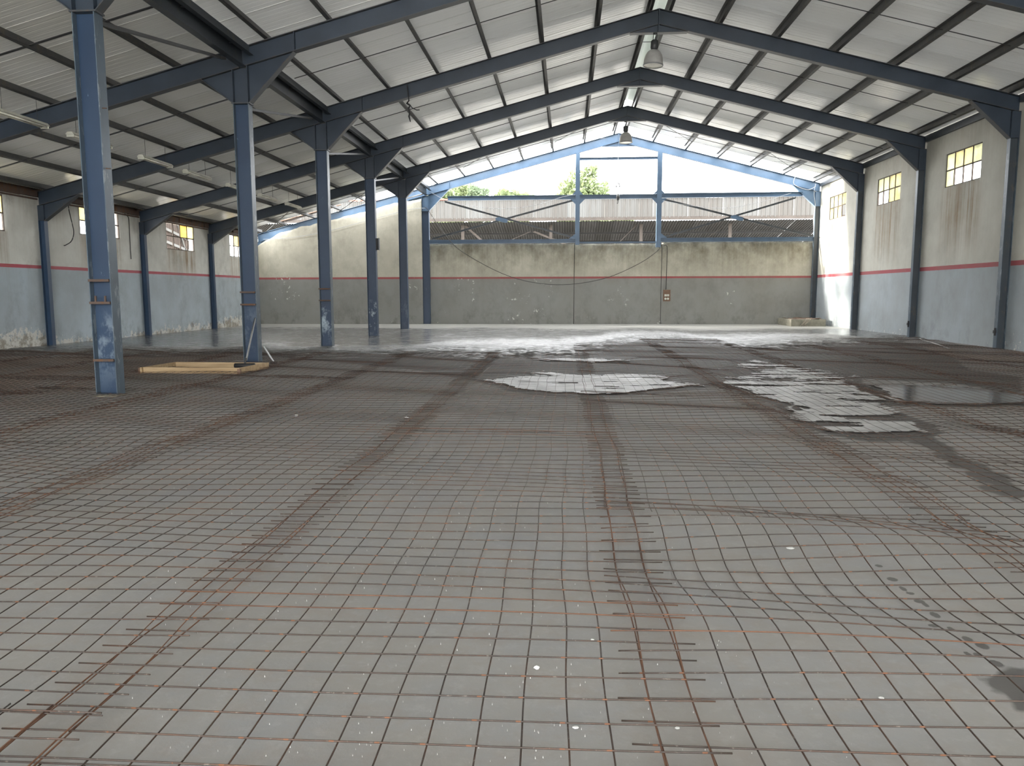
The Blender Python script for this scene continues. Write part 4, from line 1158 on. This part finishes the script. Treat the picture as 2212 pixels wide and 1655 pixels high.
# ------------------------------------------------------------------ outside: neighbouring shed, boards, trees
sh = thing('open_shed', 'neighbouring open shed with pale metal cladding seen through the gable', 'shed')
def corr(w, h, pitch, depth, flat=.5):
    """Corrugated sheet in local coordinates: width along X, length along Z, ribs toward -Y."""
    prof = []; n = int(round(w / pitch))
    for i in range(n):
        x = i * pitch
        prof += [(x, 0), (x + pitch * flat, 0), (x + pitch * (flat + .12), -depth), (x + pitch * .88, -depth)]
    prof.append((w, 0)); m = len(prof)
    vs_ = [(x, y, 0) for x, y in prof] + [(x, y, h) for x, y in prof]
    return MB().add(vs_, [(i, i + 1, m + i + 1, m + i) for i in range(m - 1)])
clad_me = corr(1.0, 1.12, .25, .045, .62).mesh('cladding_panel', M['clad'])
for k in range(38):
    o = link('cladding_panel', clad_me, sh, (-21 + k * 1.0, 46 + .02 * (k % 2), 5.88 + .03 * math.sin(k * 2.1)))
obj('ridge_flashing', MB().box(-21, 17, 45.93, 46.12, 6.99, 7.06), M['red_edge'], sh)
obj('girder', MB().box(-21, 17, 45.98, 46.08, 5.74, 5.93), M['timber_pale'], sh)
L = 9.5; ang = math.atan2(-1.75, 9.3)
roof_me = corr(.96, L, .16, .035, .5).mesh('roof_sheet', M['shed_roof'])
for k in range(40):
    o = link('roof_sheet', roof_me, sh, (-21 + k * .95, 46.2, 5.70 + .012 * (k % 2)))
    o.rotation_euler = (-(math.pi / 2 - ang), 0, 0)
for yy, zz in ((48.2, 5.22), (50.2, 4.85), (52.2, 4.47)):
    obj('shed_purlin', MB().box(-21, 17, yy, yy + .10, zz - .10, zz), M['shed_roof'], sh)
for k, x in enumerate((-16.9, -11.6, -6.31, -.97, 4.41, 9.63, 14.9)):
    obj('post', MB().box(x - .09, x + .09, 46.9, 47.05, -.2, 5.62), M['timber_pale'], sh)
for (xa, za, xb, zb) in ((-6.2, 5.6, -4.6, 4.2), (-2.0, 5.2, 0, 4.4), (-2.2, 5.2, -4.6, 4.2), (4.2, 5.6, 2.8, 4.2), (9.4, 5.5, 7.5, 4.2), (14.7, 5.5, 12.6, 4.2), (-11.4, 5.5, -9.6, 4.2)):
    obj('strut', MB().slab((xa, 46.95, za), (xb, 46.95, zb), .13, (1, 0, .6), (0, .08, 0)), M['timber_pale'], sh)
bs = thing('brown_shed', 'brown corrugated shed with pale battens seen through a left window', 'shed')
bme = corr(1.0, 5.6, .2, .04).mesh('wall_sheet', M['brown_sheet'])
for k in range(7):
    o = link('wall_sheet', bme, bs, (-21, 36.2 + k * 1.0, -.2)); o.rotation_euler = (0, 0, math.pi / 2)
for (ya, za, yb, zb) in ((37.5, 5.2, 42.8, 4.3), (37.5, 4.5, 42.8, 3.7), (40.6, 5.3, 41.6, 3.4)):
    obj('batten', MB().slab((-20.94, ya, za), (-20.94, yb, zb), .14, (0, 0, 1), (.05, 0, 0)), M['clad'], bs)
pb = MB()
for q in range(4):
    ya = 36.05 + q * .16; pb.slab((-13.6 + .1 * q, ya, ztop(-13.6 + .1 * q) + .156), (-11.2 + .15 * q, ya + .05, ztop(-11.2 + .15 * q) + .156 + .03 * q), .14, (0, 1, 0), (0, 0, .03))
tag(obj('loose_boards', pb, M['ply']), 'loose brown boards lying on the purlins at the aisle roof edge', 'boards')

def tree(x, y, h, blobs, label, mat, nleaf, ls):
    t = thing('leafy_tree', label, 'tree', 'trees beyond the shed', (x, y, -.2))
    r = np.random.default_rng(int(abs(x * 13 + h * 7)))
    tr_ = MB().tube([(0, 0, 0), (.05, 0, h * .3), (-.05, .1, h * .55), (.1, 0, h * .8)], [.22, .17, .11, .04], 8)
    for (bx, by, bz, br) in blobs:
        tr_.tube([(0, 0, h * .45), (bx * .5, by * .5, (h * .45 + bz) / 2 + .2), (bx, by, bz)], [.09, .06, .02], 6)
    obj('trunk', tr_, M['bark'], t, True)
    tot = sum(b[3] ** 2 for b in blobs); mb_v = []; mb_f = []
    for (bx, by, bz, br) in blobs:
        n = int(nleaf * br ** 2 / tot)
        d = r.normal(size=(n, 3)); d /= np.linalg.norm(d, axis=1)[:, None]
        rad = br * (1 - .45 * r.random(n) ** 1.5) * (1 + .22 * np.sin(d[:, 0] * 5 + bx) * np.cos(d[:, 2] * 4))
        p = d * rad[:, None] * np.array([1, 1, .85]) + np.array([bx, by, bz])
        a = r.normal(size=(n, 3)); a /= np.linalg.norm(a, axis=1)[:, None]
        b = np.cross(a, r.normal(size=(n, 3))); b /= np.linalg.norm(b, axis=1)[:, None]
        s = ls * r.uniform(.6, 1.3, n)[:, None]
        q = np.stack([p - a * s, p + b * s * .5, p + a * s, p - b * s * .5], 1).reshape(-1, 3)
        o0 = len(mb_v); mb_v += q.tolist(); mb_f += [(o0 + 4 * i, o0 + 4 * i + 1, o0 + 4 * i + 2, o0 + 4 * i + 3) for i in range(n)]
    mb = MB(); mb.v = mb_v; mb.f = mb_f
    tag(obj('foliage', mb, mat, t), kind='stuff')
tree(1.3, 62, 11.2, [(-.3, 0, 10.0, 1.5), (-.9, .3, 9.0, 1.4), (.6, 0, 9.2, 1.6), (.1, -.3, 8.0, 2.2), (.5, 0, 11.2, .6), (-1.4, .2, 8.0, 1.2)], 'tallest pale green tree above the shed between the gable posts', M['leaf'], 9000, .17)
tree(4.2, 67.5, 9.8, [(-.2, 0, 9.2, .8), (.4, 0, 8.4, 1.3), (-.8, .2, 8.2, 1.0), (.9, 0, 9.6, .5)], 'small loose tree right of the tallest one, behind the hook', M['leaf'], 3500, .16)
tree(-9.5, 62, 9.6, [(-.6, 0, 9.1, 1.2), (.5, 0, 9.3, 1.1), (0, .2, 7.9, 1.6), (1.0, 0, 9.9, .6)], 'leftmost tree behind the shed, light green, left of the round dark one', M['leaf'], 5000, .16)
tree(-7.9, 68, 10.0, [(0, 0, 10.0, 1.2), (.1, 0, 8.8, 1.4)], 'round dark tree behind the left part of the shed', M['leaf_dark'], 4500, .16)
tree(-4.4, 62, 9.6, [(-.5, 0, 9.1, 1.0), (.6, 0, 8.9, 1.0), (0, .2, 8.0, 1.5), (1.3, 0, 8.8, .8)], 'low spreading tree behind the shed, right of the round dark one', M['leaf'], 5000, .16)
